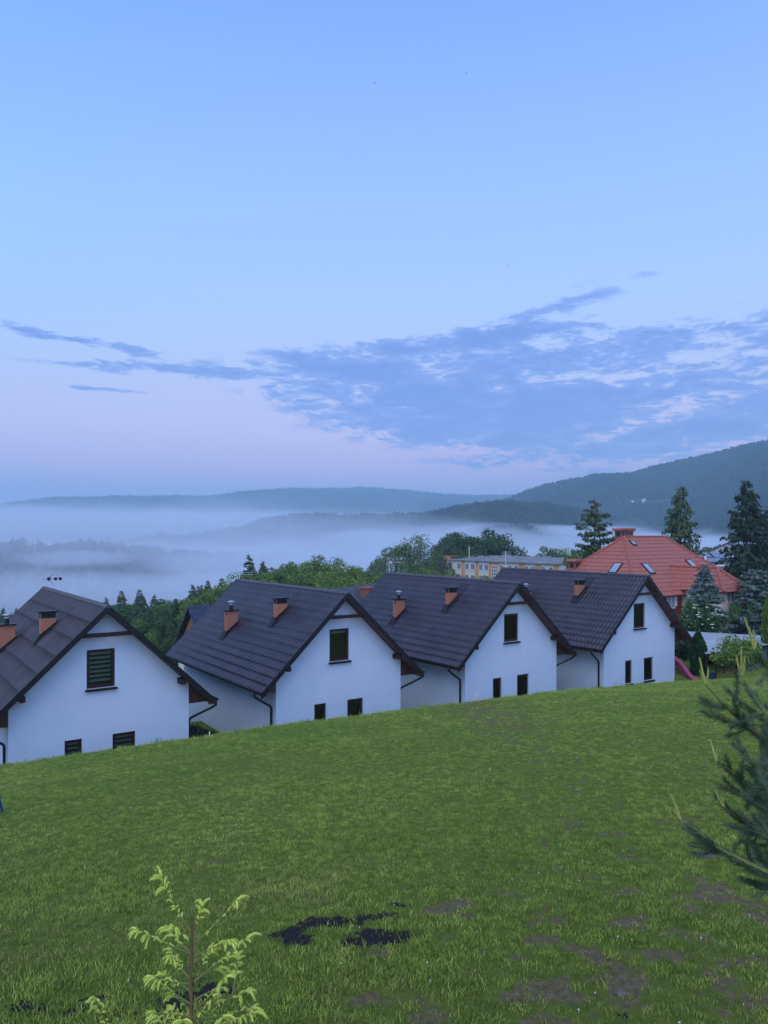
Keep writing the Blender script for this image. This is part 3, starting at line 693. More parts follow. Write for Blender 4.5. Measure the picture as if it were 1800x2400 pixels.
def cards(P, size, rng, axis=None, aspect=.6, jitter=.7):
    P = np.asarray(P, float); n = len(P)
    a = rng.normal(0, 1, (n, 3))
    if axis is not None: a = np.asarray(axis)*1.0 + a*jitter
    a /= np.linalg.norm(a, axis=1, keepdims=True)+1e-9
    b = np.cross(a, rng.normal(0, 1, (n, 3))); b /= np.linalg.norm(b, axis=1, keepdims=True)+1e-9
    s = (size if np.ndim(size) else np.full(n, size))[:, None]*rng.uniform(.7, 1.3, (n, 1))
    V = np.stack([P - a*s, P + b*s*aspect, P + a*s, P - b*s*aspect], 1).reshape(-1, 3)
    return V, np.arange(4*n).reshape(n, 4)

def deciduous(seed, h, rad, mat, nclump=40, per=150, ls=.165, trunk_frac=.28, flat=1.0, bark='bark', droop=0.0, gap=0.0):
    rng = np.random.RandomState(seed); tr = MB(); C = []
    z0 = h*trunk_frac; cz = (h+z0)/2; hz = (h-z0)/2
    lean = rng.normal(0, .02*h, 2)
    tr.tube([(0, 0, -.6), (lean[0]*.3, lean[1]*.3, z0), (lean[0], lean[1], h*.9)], [.022*h, .016*h, .004*h], 8)
    while len(C) < nclump:
        d = rng.normal(0, 1, 3); d /= np.linalg.norm(d); q = rng.uniform(.35, 1.0)**.6
        pz = d[2]*q
        wz = np.sqrt(max(.05, 1-pz*pz))
        c = np.array([d[0]*q*rad*(1.05-.25*pz), d[1]*q*rad*(1.05-.25*pz), cz + pz*hz*.95])
        C.append(c)
    C = np.array(C); C[:, :2] += lean*.7
    P = []; ax = []
    for c in C:
        cr = rad*rng.uniform(.22, .42); n = int(per*rng.uniform(.6, 1.3))
        d = rng.normal(0, 1, (n, 3)); d /= np.linalg.norm(d, axis=1, keepdims=True); rr = cr*rng.uniform(.45, 1.05, (n, 1))**.7
        d[:, 2] *= .8*flat; p = c + d*rr
        if droop: p[:, 2] -= droop*rng.rand(n)*cr*2
        P.append(p); ax.append(np.cross(d, rng.normal(0, 1, (n, 3))) - (np.array([0, 0, droop*3]) if droop else 0))
        if rng.rand() < .55:
            b0 = np.array([lean[0]*.5, lean[1]*.5, z0 + (c[2]-z0)*rng.uniform(.1, .5)]); md = (b0+c)/2 + np.array([0, 0, -.05*h])
            tr.tube([b0, md, c], [.008*h, .005*h, .002*h], 5, False)
    V, Q = cards(np.concatenate(P), ls, rng, np.concatenate(ax), .62, .45)
    return mesh_np('crown', V, Q, mat), tr.mesh('trunk', M[bark], True)

def conifer(seed, h, rad, mat, whorls=34, nb=7, dens=1.0, droop=.35, ls=.22, bare=.04, taper=.85, ragged=.25, hang=.4, bark='bark', topthin=1.0):
    rng = np.random.RandomState(seed); tr = MB()
    tr.tube([(0, 0, -.5), (0, 0, h*.5), (0, 0, h*.98)], [.013*h+.05, .008*h+.03, .01], 8)
    P = []; A = []; Sz = []
    for k in range(whorls):
        f = bare + (1-bare)*(k+rng.uniform(-.3, .3))/whorls; f = min(max(f, bare), .985)
        z = h*f; Lm = rad*(1-f)**taper*min(1, .75+f*1.5)+.05*rad
        for j in range(nb):
            if rng.rand() < ragged*.5: continue
            th = rng.rand()*6.283; Lb = Lm*rng.uniform(1-ragged, 1+ragged*.5); dr = droop*rng.uniform(.6, 1.3)*(1.1-f*.7)
            n = max(3, int(Lb/ls*2.2*dens)); t = rng.uniform(.12, 1.0, n)**.8
            dirv = np.array([math.cos(th), math.sin(th)]); side = np.array([-dirv[1], dirv[0]])
            up = .18*Lb*(f > .6)
            lat = rng.normal(0, .16, n)*Lb*(1-t*.75)
            x = dirv[0]*Lb*t + side[0]*lat; y = dirv[1]*Lb*t + side[1]*lat
            zz = z + up*t - dr*Lb*t**1.5 + .12*Lb*np.clip(t-.7, 0, 1) - hang*rng.rand(n)*ls*2.0
            P.append(np.stack([x, y, zz], 1))
            A.append(np.stack([np.full(n, dirv[0]), np.full(n, dirv[1]), np.full(n, -.35-hang)], 1) + rng.normal(0, .25, (n, 3)))
            Sz.append(np.full(n, ls)*(.75+.5*rng.rand(n))*(.75 if f > .9 else 1))
            if Lb > .6: tr.tube([(0, 0, z), (dirv[0]*Lb*.5, dirv[1]*Lb*.5, z + up*.5 - dr*Lb*.35), (dirv[0]*Lb*.92, dirv[1]*Lb*.92, z + up*.92 - dr*Lb*.88)], [.012+.004*Lb, .008+.002*Lb, .004], 4, False)
    zt = np.linspace(h*.93, h*1.0, 8); P.append(np.stack([0*zt, 0*zt, zt], 1)); A.append(np.tile([0, 0, 1.], (8, 1))); Sz.append(np.full(8, ls*.5))
    V, Q = cards(np.concatenate(P), np.concatenate(Sz), rng, np.concatenate(A), .36, .35)
    return mesh_np('crown', V, Q, mat), tr.mesh('trunk', M[bark], True)

def column(seed, h, rad, mat, n=5000, ls=.09):
    rng = np.random.RandomState(seed); f = rng.rand(n)**.9; th = rng.rand(n)*6.283
    prof = np.minimum(1, (f/.12)**.5)*np.clip(1-((f-.35).clip(0)/.68)**2.2, 0, 1)**.7
    lob = 1+.10*np.sin(th*5+f*9)+.08*np.sin(th*9-f*14+1)
    r = rad*prof*lob*rng.uniform(.72, 1.05, n)
    P = np.stack([r*np.cos(th), r*np.sin(th), h*f], 1); A = np.stack([.35*np.cos(th), .35*np.sin(th), np.ones(n)], 1)
    V, Q = cards(P, ls, rng, A, .45, .3)
    tr = MB(); tr.tube([(0, 0, -.4), (0, 0, h*.8)], [.07, .02], 6)
    return mesh_np('crown', V, Q, mat), tr.mesh('trunk', M['bark'], True)

_tree_n = [0]
def plant(name, meshes, loc, label, cat='tree', group=None, sc=1.0, rz=None, sz=None):
    rng = random.Random(hash((round(loc[0], 2), round(loc[1], 2))) & 0xffff)
    t = thing(name, label, cat, loc, rz if rz is not None else rng.uniform(0, 6.28), group)
    t.scale = (sc, sc, sz if sz else sc)
    obj('trunk', meshes[1], t); obj('crown', meshes[0], t)
    return t
def stand(u, Y, dz=0.0):
    x = (u-900)/F*Y; return Vector((x, Y, float(terrain_z(x, Y)) + dz))
def fit(u, vtop, Y, h0):
    """foot on the land at column u and depth Y, and the scale that brings a tree of height h0 up to row vtop"""
    p = stand(u, Y); top = (V0-vtop)/F*Y; return p, (top-p.z)/h0

SPR = [conifer(100+k, 14, 3.3, LEAF['needle_mid'], 44, 9, 2.0, .45, .20, .04, .80) for k in range(3)]
DEC = [deciduous(200, 12, 4.0, LEAF['leaf_mid']), deciduous(201, 12, 3.4, LEAF['leaf_mid'], 34, 140), deciduous(202, 12, 4.4, LEAF['leaf_bright'], 44, 150, .16),
       deciduous(203, 12, 3.8, LEAF['leaf_dark'], 42, 160, .17), deciduous(204, 12, 3.2, LEAF['leaf_bright'], 34, 130)]
BIR = [deciduous(210, 14, 3.0, LEAF['leaf_mid'], 40, 100, .13, .2, 1.5, 'birch', .5), deciduous(211, 14, 3.6, LEAF['leaf_grey'], 46, 80, .13, .15, 1.4, 'bark', .45)]
# dark wood of spruces and leafy trees falling away to the left, behind the first and second house
rng = np.random.RandomState(5)
G1 = 'young trees on the slope behind the first two houses'
rows = [(290,1462,92),(322,1445,95),(352,1425,98),(372,1440,90),(388,1418,102),(412,1400,104),(436,1398,100),(452,1368,108),(470,1388,104),(487,1358,112),(505,1375,108),(520,1352,115),(538,1360,112),(330,1478,82),(362,1470,84),(398,1455,86),(425,1440,88),(455,1425,92),(500,1410,96),(535,1395,100),(300,1490,78),(400,1490,76),(440,1475,80),(375,1500,72)]
for q, (u, v, Y) in enumerate(rows):
    con = q in (2, 4, 5, 7, 9, 11, 15, 16, 17, 21, 22); ms = SPR[q % 3] if con else [DEC[0], DEC[1], BIR[0], DEC[3]][q % 4]
    p, sc = fit(u, v, Y, 14 if (con or ms is BIR[0]) else 12)
    plant('spruce_tree' if con else 'leafy_tree', ms, p, 'slim dark spruce in the wood on the slope behind the first two white houses' if con else 'green leafy tree in the wood on the slope behind the first two white houses',
          group=G1 + (', spruces' if con else ', leafy ones'), sc=max(.35, sc)*1.0)
p, sc = fit(584, 1297, 112, 14); plant('spruce_tree', SPR[1], p, 'tall lone spruce standing up right behind the antenna of the second house', sc=sc)
p, sc = fit(556, 1345, 108, 12); plant('leafy_tree', DEC[2], p, 'bright green leafy tree just left of the second house antenna', sc=sc)
# leafy belt behind the second house's ridge
G2 = 'leafy trees in a belt above the second house roof'
belt = [(630,1330,120,0),(652,1322,126,1),(672,1318,130,3),(690,1312,132,0),(706,1322,122,2),(722,1308,135,1),(742,1305,138,4),(762,1310,128,0),(785,1300,140,5),(800,1318,118,2),(822,1328,122,2),(770,1340,110,2),(840,1322,134,1),(858,1340,126,3),(720,1345,112,0),(668,1350,112,1),(875,1335,138,0),(885,1352,120,4),(846,1362,112,2),(612,1345,114,4)]
for (u, v, Y, k) in belt:
    ms = BIR[0] if k == 5 else DEC[k]; p, sc = fit(u, v, Y, 14 if k == 5 else 12)
    plant('leafy_tree', ms, p, ['round mid green tree', 'narrow mid green tree', 'wide bright green tree', 'dark green tree', 'narrow bright green tree', 'wispy tall birch'][k] + ' in the leafy belt above the second house roof', group=G2, sc=sc)
# tall group left of the apartment block
for (u, v, Y, ms, h0, lb) in [(905,1292,165,BIR[1],14,'loose grey green tree at the left foot of the tall clump by the apartment block'),(932,1268,178,DEC[0],12,'tall mid green tree in the clump left of the apartment block'),
        (958,1252,180,BIR[1],14,'tallest loose birch like tree in the clump left of the apartment block'),(985,1246,182,BIR[0],14,'tall open crowned tree, the right top of the clump left of the apartment block'),
        (1010,1268,184,BIR[1],14,'grey green tree next to the bare tree near the apartment block'),(945,1310,150,BIR[0],14,'drooping birch below the tall clump, above the third house ridge'),
        (985,1332,156,DEC[2],12,'bright green bushy tree at the left end of the apartment block'),(1018,1338,150,DEC[2],12,'light green tree in front of the apartment block left corner'),
        (880,1345,140,DEC[3],12,'dark green tree low behind the third house antenna')]:
    p, sc = fit(u, v, Y, h0); plant('leafy_tree', ms, p, lb, sc=sc)
# bare tree
def bare_tree(seed, h):
    r = random.Random(seed); b = MB()
    def br(p, d, l, rad, dep):
        q = p + d*l*.5 + Vector((r.uniform(-.05, .05), r.uniform(-.05, .05), .02))*l; e = p + d*l
        b.tube([p, q, e], [rad, rad*.8, rad*.55], 5, False)
        if dep > 0:
            for _ in range(3 if dep > 1 else 4):
                nd = (d + Vector((r.uniform(-.8, .8), r.uniform(-.8, .8), r.uniform(-.1, .5)))).normalized(); br(p + d*l*r.uniform(.5, 1.0), nd, l*r.uniform(.5, .72), rad*.55, dep-1)
    br(Vector((0, 0, -.3)), Vector((0, 0, 1)), h*.45, .012*h, 4); return b
p, sc = fit(1034, 1253, 195, 1.0); t = thing('bare_tree', 'leafless grey tree between the tall clump and the dark oaks', 'tree', p)
bt = bare_tree(3, sc*1.12); bt.build('trunk', M['bark'], t)
OAK = [deciduous(220, 14, 6.0, LEAF['leaf_dark'], 64, 200, .22, .2), deciduous(221, 14, 5.2, LEAF['leaf_dark'], 56, 190, .22, .2)]
for (u, v, Y, k, lb) in [(1072,1253,225,1,'dark oak with a narrow top, left of the pair behind the apartment roof'),(1135,1246,225,0,'large round dark oak behind the apartment roof'),(1105,1264,232,1,'dark oak filling the gap between the two taller oaks'),(1048,1278,218,1,'dark oak at the left shoulder of the oaks behind the apartment roof'),(1185,1287,232,1,'small dark oak at the right shoulder of the big round oak')]:
    p, sc = fit(u, v, Y, 14); plant('oak_tree', OAK[k], p, lb, sc=sc)
for (u, v, Y, k, lb) in [(1222,1298,260,0,'small rounded tree far behind the middle of the apartment roof'),(1248,1292,262,1,'low tree far behind the apartment roof, right of the small rounded one'),(1292,1276,258,0,'mid green tree far behind the right part of the apartment roof'),(1318,1286,256,2,'pale green tree far behind the right end of the apartment roof'),(1272,1298,262,3,'low dark bush like tree behind the right part of the apartment roof')]:
    p, sc = fit(u, v, Y, 12); plant('leafy_tree', DEC[k], p, lb, sc=sc)
for (u, v, Y, k, lb) in [(1058,1346,160,2,'yellow green tree hiding the left windows of the apartment block'),(1105,1352,150,2,'low yellow green tree in front of the apartment block, left'),(1140,1350,150,4,'low bright tree in front of the apartment block, right of the left one'),(1085,1352,140,4,'bright tree peeking over the third house ridge')]:
    p, sc = fit(u, v, Y, 12); plant('leafy_tree', DEC[k], p, lb, sc=sc)
# conifers round the red roofed villa
LAR = conifer(300, 16, 5.2, LEAF['needle_mid'], 26, 5, 2.0, .10, .24, .40, .75, .5, .6)
p, sc = fit(1393, 1166, 95, 16); plant('larch_tree', LAR, p, 'open crowned larch with a bare lower stem left of the villa chimney', sc=sc, rz=.6)
for (u, v, Y, k, lb) in [(1352,1300,92,0,'leafy bush tree left of the foot of the larch'),(1388,1262,96,1,'leafy tree growing up round the stem of the larch'),(1420,1285,98,3,'dark leafy tree right of the larch stem, behind the villa roof')]:
    p, sc = fit(u, v, Y, 12); plant('leafy_tree', DEC[k], p, lb, sc=sc)
TS = [conifer(310, 18, 4.1, LEAF['needle_mid'], 44, 7, 1.7, .5, .24, .12, .66, .4, 1.0), conifer(311, 18, 4.6, LEAF['needle_dark'], 44, 9, 1.45, .32, .28, .1, .75, .3, .7)]
p, sc = fit(1595, 1132, 100, 18); plant('spruce_tree', TS[0], p, 'tall narrow spruce with hanging twigs behind the right end of the villa roof', sc=sc)
p, sc = fit(1750, 1120, 92, 18); plant('spruce_tree', TS[1], p, 'big dark spruce at the right edge, tallest tree in view', sc=sc)
p, sc = fit(1800, 1190, 99, 18); plant('spruce_tree', TS[1], p, 'second dark spruce half hidden behind the big one at the right edge', sc=sc)
for (u, v, Y, k, lb) in [(1650,1280,130,0,'round leafy tree between the two tall spruces'),(1672,1272,140,1,'taller leafy tree between the two tall spruces'),(1700,1262,150,3,'dark leafy tree left behind the big dark spruce'),(1622,1296,118,3,'dark leafy tree at the foot of the narrow spruce')]:
    p, sc = fit(u, v, Y, 12); plant('leafy_tree', DEC[k], p, lb, sc=sc)
# garden at the right
BLU = [conifer(320, 8, 2.3, LEAF['needle_blue'], 46, 12, 2.6, .28, .13, .03, .75, .35, .3), conifer(321, 8, 3.3, LEAF['needle_blue'], 46, 13, 2.6, .26, .14, .03, .55, .35, .3)]
p = stand(1652, 66); q = ((V0-1318)/F*66-p.z)/8; plant('blue_spruce', BLU[0], p, 'slim blue spruce in front of the villa, between its windows', sc=q*1.12, sz=q)
p = stand(1775, 70); q = ((V0-1332)/F*70-p.z)/8; plant('blue_spruce', BLU[1], p, 'broad blue spruce at the right edge, above the grey shed roof', sc=q*1.05, sz=q)
THU = column(330, 4, .62, LEAF['needle_thuja'], 6000)
p = at(1636, 1483, 55.5); zb = float(lawn_z(p.x, p.y)); plant('thuja_column', THU, (p.x, p.y, zb-.2), 'dark green thuja column beside the pink slide', 'thuja', sc=.98, sz=(p.z-zb+.2)/4)
p = at(1597, 1510, 58); zb = float(lawn_z(p.x, p.y)); plant('thuja_column', THU, (p.x, p.y, zb-.2), 'shaded thuja behind the pink slide, partly under the eave of the fourth house', 'thuja', sc=1.35, sz=(p.z-zb+.2)/4)
LIM = column(331, 4, .55, LEAF['needle_lime'], 5000)
p = at(1803, 1395, 58); zb = float(lawn_z(p.x, p.y)); plant('thuja_column', LIM, (p.x, p.y, zb-.2), 'bright yellow green thuja column at the right edge of the photo', 'thuja', sc=1.0, sz=(p.z-zb+.2)/4)
# flowering elder: green shrub with flat white flower heads
def elder():
    rng = np.random.RandomState(44); P = []; A = []
    for _ in range(46):
        c = np.array([rng.normal(0, 1.0), rng.normal(0, .7), abs(rng.normal(1.4, .75))]); d = rng.normal(0, 1, (60, 3)); d /= np.linalg.norm(d, axis=1, keepdims=True)
        P.append(c + d*.42*rng.uniform(.4, 1, (60, 1))); A.append(np.cross(d, rng.normal(0, 1, (60, 3))))
    V, Q = cards(np.concatenate(P), .11, rng, np.concatenate(A), .6, .4); cr = mesh_np('crown', V, Q, LEAF['leaf_dark'])
    tr = MB()
    for k in range(6): a = k*1.05; tr.tube([(0, 0, -.3), (.3*math.cos(a), .3*math.sin(a), .8), (.9*math.cos(a), .7*math.sin(a), 2.0)], [.05, .04, .015], 6, False)
    hd = MB()
    for _ in range(34):
        a = rng.uniform(-2.6, 1.2); rr = rng.uniform(.6, 1.1); zz = rng.uniform(.3, 2.6); c = Vector((rr*math.cos(a)*1.05, rr*math.sin(a)*.8 - .35, zz)); s_ = rng.uniform(.07, .17)
        hd.lathe([(.01, -.02), (s_*.8, 0), (s_, .02), (s_*.5, .04), (.01, .045)], c, 8)
    return cr, tr.mesh('trunk', M['bark'], True), hd.mesh('flower_heads', pmat('elder_blossom', [(.55, .56, .40), (.72, .72, .58)], scale=12, rough=.8))
ec, et, ef = elder(); p = at(1648, 1500, 64); e = thing('elder_shrub', 'flowering elder shrub with flat cream blossoms in front of the slim blue spruce', 'shrub', (p.x, p.y, float(lawn_z(p.x, p.y)))); e.scale = (1.3, .9, 1.62); e.rotation_euler = (0, 0, R(-20))
obj('crown', ec, e); obj('trunk', et, e); fo = obj('blossom', ef, e); fo['kind'] = 'stuff'
SHR = deciduous(340, 3.4, 1.75, LEAF['leaf_bright'], 46, 120, .085, .38)
p = at(1727, 1484, 49.5); zb = float(lawn_z(p.x, p.y)); sh = plant('round_shrub', SHR, (p.x, p.y, zb-.1), 'round light green shrub in front of the grey shed', 'shrub', sc=.86, sz=(p.z-zb+.1)/3.75)
JUN = deciduous(341, .85, 1.0, LEAF['needle_dark'] , 26, 90, .09, .05)
p = at(452, 1706, 38.5); plant('low_shrub', JUN, (p.x, p.y, float(lawn_z(p.x, p.y))), 'dark low shrub in the gap between the first and second house', 'shrub', sc=1.0)
p = at(1584, 1575, 55.2); plant('low_shrub', deciduous(342, 1.4, .8, LEAF['leaf_bright'], 20, 70, .07, .1), (p.x+.9, p.y+.8, float(lawn_z(p.x, p.y))), 'small light green shrub behind the pink slide', 'shrub', sc=.9)

# ------------------------------------------------------------------ far woods on the hills (stuff)
def blob(seed, kind):
    rng = np.random.RandomState(seed); V = []; Q = []
    if kind == 'con':
        P = []; A = []
        for k in range(9):
            f = k/9.; r = 1.9*(1-f)**.8+.1; n = int(16*(1-f))+3; th = rng.rand(n)*6.28; rr = r*rng.uniform(.4, 1.05, n)
            P.append(np.stack([rr*np.cos(th), rr*np.sin(th), np.full(n, 1+13*f)-rr*.5], 1)); A.append(np.stack([np.cos(th), np.sin(th), np.full(n, -.8)], 1))
        P.append(np.array([[0, 0, 13.2]])); A.append(np.array([[0, 0, 1.]]))
        return cards(np.concatenate(P), .95, rng, np.concatenate(A), .5, .3)
    P = []; A = []
    for k in range(11):
        c = rng.normal(0, 1, 3); c /= np.linalg.norm(c); c = np.array([c[0]*2.6, c[1]*2.6, 7.5+c[2]*3.6]); n = 11
        d = rng.normal(0, 1, (n, 3)); d /= np.linalg.norm(d, axis=1, keepdims=True); P.append(c+d*1.5); A.append(np.cross(d, rng.normal(0, 1, (n, 3))))
    return cards(np.concatenate(P), 1.05, rng, np.concatenate(A), .75, .3)
wm = pmat('far_wood_leaf', [(.020, .045, .016), (.036, .066, .022), (.055, .090, .028)], scale=.02, rough=.8, spec=.1, rnd=.35, world=True)
wv = [mesh_np('far_tree', *blob(400+k, 'con' if k < 2 else 'dec'), wm) for k in range(6)]
CLEAR = [(1500,1181,70,8),(1478,1180,40,8),(1637,1162,26,8),(1250,1188,34,6),(1560,1186,40,5),(530,1272,46,7)]
def wood(name, n, r0, r1, u0, u1, smin, smax, clear=0.0, seed=1, zmin=-200):
    rng = np.random.RandomState(seed)
    r = np.sqrt(rng.uniform(r0*r0, r1*r1, n)); a = rng.uniform(math.atan2(u0-900, F), math.atan2(u1-900, F), n)
    X, Y = r*np.sin(a), r*np.cos(a); Z = terrain_z(X, Y)
    uu = 900+F*X/Y; vv = V0-F*Z/Y; k = Z > zmin
    for (cu, cv, cw, ch) in CLEAR: k &= ~((np.abs(uu-cu) < cw) & (np.abs(vv-cv) < ch) & (Y > 600))
    if clear: k &= nz2(X*.004, Y*.004, seed+70) < clear
    X, Y, Z = X[k], Y[k], Z[k]
    o = scatter(name, np.stack([X, Y, Z-1], 1), rng.uniform(smin, smax, len(X)), rng.uniform(0, 6.28, len(X)), wv, None)
    return o
wood('valley_woods', 9000, 340, 1100, -500, 1150, .8, 1.35, .55, 1)
wv_far = wv; wv = [SPR[0][0], SPR[1][0], DEC[0][0], DEC[3][0], DEC[1][0]]
wood('misty_woods', 700, 165, 345, -500, 640, .75, 1.25, .8, 6)
wv = wv_far
wood('ridge_woods', 26000, 1150, 2050, -300, 1500, .9, 1.6, .9, 2)
wood('hillside_woods', 85000, 1150, 3100, 1050, 2500, 1.0, 1.7, 0, 3)
wood('far_ridge_woods', 30000, 4300, 6200, -400, 1900, 1.6, 3.2, 0, 4, 20)

# ------------------------------------------------------------------ red roofed villa
def course_mat(name, cols, pitch, rough=.6):
    m, N, b = base_mat(name); t = N.new('ShaderNodeTexCoord').outputs['Object']; s = N.new('ShaderNodeSeparateXYZ'); N.put(s.inputs[0], t)
    fr = N.m('FRACT', N.m('DIVIDE', s.outputs[2], pitch)); xy = N.m('FRACT', N.m('DIVIDE', N.m('ADD', s.outputs[0], s.outputs[1]), .30))
    c = N.ramp(N.noise(t, 2.2, 6), [(.3, cols[0]), (.7, cols[1])])
    c = N.mix(N.m('MULTIPLY', N.m('LESS_THAN', fr, .14), .62), c, (.05, .012, .012, 1))
    N.put(b.inputs['Base Color'], c); b.inputs['Roughness'].default_value = rough; b.inputs['Specular IOR Level'].default_value = .35
    bn = N.new('ShaderNodeBump'); bn.inputs['Distance'].default_value = .05; N.put(bn.inputs['Height'], N.m('ADD', N.m('SUBTRACT', 1.0, fr), N.m('MULTIPLY', N.m('SINE', N.m('MULTIPLY', xy, 6.28)), .25)))
    N.nt.links.new(bn.outputs[0], b.inputs['Normal']); return m
M['red_tile'] = course_mat('red_roof_sheet', [(.32, .098, .066), (.41, .13, .088)], .37)
M['red_clad'] = course_mat('red_wall_tiles', [(.17, .022, .020), (.24, .035, .028)], .30)
M['cream'] = pmat('cream_render', [(.64, .57, .44), (.74, .67, .53)], scale=.8, rough=.9)
M['white'] = pmat('white_paint', [(.72, .73, .74), (.8, .8, .8)], scale=3, rough=.5)
M['red_brick'] = brick_mat('red_brick', (.30, .10, .07), (.24, .075, .052), (.25, .14, .11), 5.0)
M['sky_glass'] = pmat('roof_window_glass', [(.22, .27, .31), (.32, .37, .41)], scale=.6, rough=.06, spec=1.0)  # pale base colour carries the sky's reflection in the glass
M['solar'] = pmat('solar_cells', [(.03, .04, .07), (.05, .06, .10)], scale=2, rough=.08, spec=1.0)
def poly_slab(b, pts, th=.12):
    n = len(pts); b.add(list(pts) + [(x, y, z-th) for x, y, z in pts], [tuple(range(n)), tuple(range(2*n-1, n-1, -1))] + [(i, n+i, n+(i+1) % n, (i+1) % n) for i in range(n)])
def villa():
    P0 = Vector((24.7, 78.0, -12.5)); zo = 12.5
    h = thing('red_villa', 'villa with a red hipped roof and roof windows behind the fourth white house', 'house', P0, YAW)
    zr0, sl_, a, rl = -.26+zo, .88, 6.3, 6.7; ze = zr0 - sl_*a
    A, B = (0, 0, zr0), (rl, 0, zr0); c1, c2, c3, c4 = (-a, -a, ze), (rl+a, -a, ze), (rl+a, a, ze), (-a, a, ze)
    b = MB()
    for f in ([A, c1, c2, B], [A, c4, c1], [B, c2, c3], [B, c3, c4, A]): poly_slab(b, f)
    zw = zr0 - sl_*3.4; w0, w1, w2 = (2.9, -3.25, zw+.03), (2.9, -8.5, zw+.03), zr0-5.05
    for f in ([w0, (.9, -5.7, w2), (.9, -10.4, w2), w1], [w1, (.9, -10.4, w2), (4.9, -10.4, w2)], [w0, w1, (4.9, -10.4, w2), (4.9, -5.7, w2)]): poly_slab(b, f)
    rf = b.build('roof', M['red_tile'], h)
    k = MB()
    for p, q in ((A, B), (A, c1), (A, c4), (B, c2), (B, c3), (w0, w1), (w1, (.9, -10.4, w2)), (w1, (4.9, -10.4, w2))):
        k.tube([p, q], .13, 7)
    k.build('ridge_cap', pmat('red_ridge', [(.30, .08, .055), (.38, .105, .075)], scale=3, rough=.6), rf)
    g = MB(); e = .06
    for p, q in ((c1, c2), (c4, c1), (c2, c3), ((.9, -10.4, w2), (4.9, -10.4, w2)), ((.9, -6.3, w2), (.9, -10.4, w2)), ((4.9, -10.4, w2), (4.9, -6.3, w2))):
        g.tube([(p[0], p[1], p[2]-.08), (q[0], q[1], q[2]-.08)], .075, 7)
    g.build('gutter', pmat('maroon_gutter', [(.10, .014, .014), (.14, .02, .02)], scale=3, rough=.4), rf)
    wl = MB(); wl.box(-a+.55, rl+a-.55, -a+.55, a-.55, -1, ze-.01); wl.build('wall', M['red_clad'], h)
    wl = MB(); wl.box(1.3, 4.5, -9.95, -a+.54, -1, w2-.01); wl.build('wing_wall', M['cream'], h)
    for (x0, x1, y0, y1, zt, lb) in ((.1, 2.0, .4, 1.3, .62+zo, 0), (-3.9, -2.7, 3.1, 4.0, -2.62+zo, 1)):
        c = MB(); c.box(x0, x1, y0, y1, zt-2.2, zt-.22); c.box(x0-.12, x1+.12, y0-.12, y1+.12, zt-.32, zt-.2)
        ch = c.build('chimney', M['red_brick'], h)
        v = MB()
        for q in np.linspace(x0+.15, x1-.4, 4 if lb == 0 else 3): v.box(q, q+.22, y0-.012, y0+.03, zt-.85, zt-.4)
        v.box(x0-.012, x0+.03, y0+.2, y1-.2, zt-.85, zt-.4); v.build('vent', M['black'], ch)
        c = MB(); c.prism([(x0-.2, zt-.19), (x1+.2, zt-.19), (x1+.05, zt+.02), (x0-.05, zt+.02)], y0-.2, y1+.2); c.build('chimney_cap', M['red_tile'], ch)
    gl, ll = G, L
    def loc_plane(u, v, kind):
        r = ray(u, v); n = (Vector((0, 0, 1)) - ll*sl_) if kind == 'front' else (Vector((0, 0, 1)) - gl*sl_)
        Pz = Vector((24.7, 78.0, -.26)); p = r*(Pz.dot(n)/r.dot(n)); d = p - Pz; return d.dot(gl), d.dot(ll), d.z+zr0
    for (u, v, kind, w_, l_) in ((1483, 1273, 'front', .62, .8), (1443, 1332, 'left', 1.0, 1.5), (1519, 1333, 'front', .9, 1.5), (1620, 1322, 'front', .9, 1.3)):
        x, y, z = loc_plane(u, v, kind)
        fr = MB(); gz = MB()
        if kind == 'front': t1, t2 = Vector((1, 0, 0)), Vector((0, 1, sl_)).normalized()
        else: t1, t2 = Vector((0, -1, 0)), Vector((1, 0, sl_)).normalized()
        n = t1.cross(t2)
        def slab(m_, ww, ll_, z0, z1):
            c = Vector((x, y, z)); cs = [c+t1*sx*ww/2+t2*sy*ll_/2 for sx, sy in ((-1, -1), (1, -1), (1, 1), (-1, 1))]
            m_.add([p+n*z0 for p in cs]+[p+n*z1 for p in cs], [(3,2,1,0),(4,5,6,7),(0,1,5,4),(1,2,6,5),(2,3,7,6),(3,0,4,7)])
        slab(fr, w_, l_, -.02, .10); f = fr.build('roof_window', M['dark_metal'], h); slab(gz, w_-.22, l_-.26, .09, .112); gz.build('pane', M['sky_glass'], f)
    def wall_pt(u, v, yl):
        r = ray(u, v); Pz = Vector((24.7, 78.0, 0)); k_ = (Pz.dot(ll)+yl)/r.dot(ll); p = r*k_; return (p-Pz).dot(gl), p.z+zo
    for (u, v, yl, w_, hh) in ((1572, 1409, -a+.55, 1.1, 1.25), (1712, 1398, -9.95, 1.15, 1.1)):
        x, z = wall_pt(u, v, yl)
        f = MB(); o_ = .09
        f.box(x-w_/2-o_, x-w_/2, yl-.05, yl-.002, z-hh/2-o_, z+hh/2+o_); f.box(x+w_/2, x+w_/2+o_, yl-.05, yl-.002, z-hh/2-o_, z+hh/2+o_)
        f.box(x-w_/2, x+w_/2, yl-.05, yl-.002, z-hh/2-o_, z-hh/2); f.box(x-w_/2, x+w_/2, yl-.05, yl-.002, z+hh/2, z+hh/2+o_); f.box(x-.04, x+.04, yl-.05, yl-.002, z-hh/2, z+hh/2)
        f.box(x+w_/2+o_, x+w_/2+o_+.35, yl-.03, yl-.003, z-hh/2+.1, z+hh/2)
        fo_ = f.build('window', M['white'], h); MB().box(x-w_/2, x+w_/2, yl-.02, yl-.004, z-hh/2, z+hh/2).build('pane', M['sky_glass'], fo_)
villa()

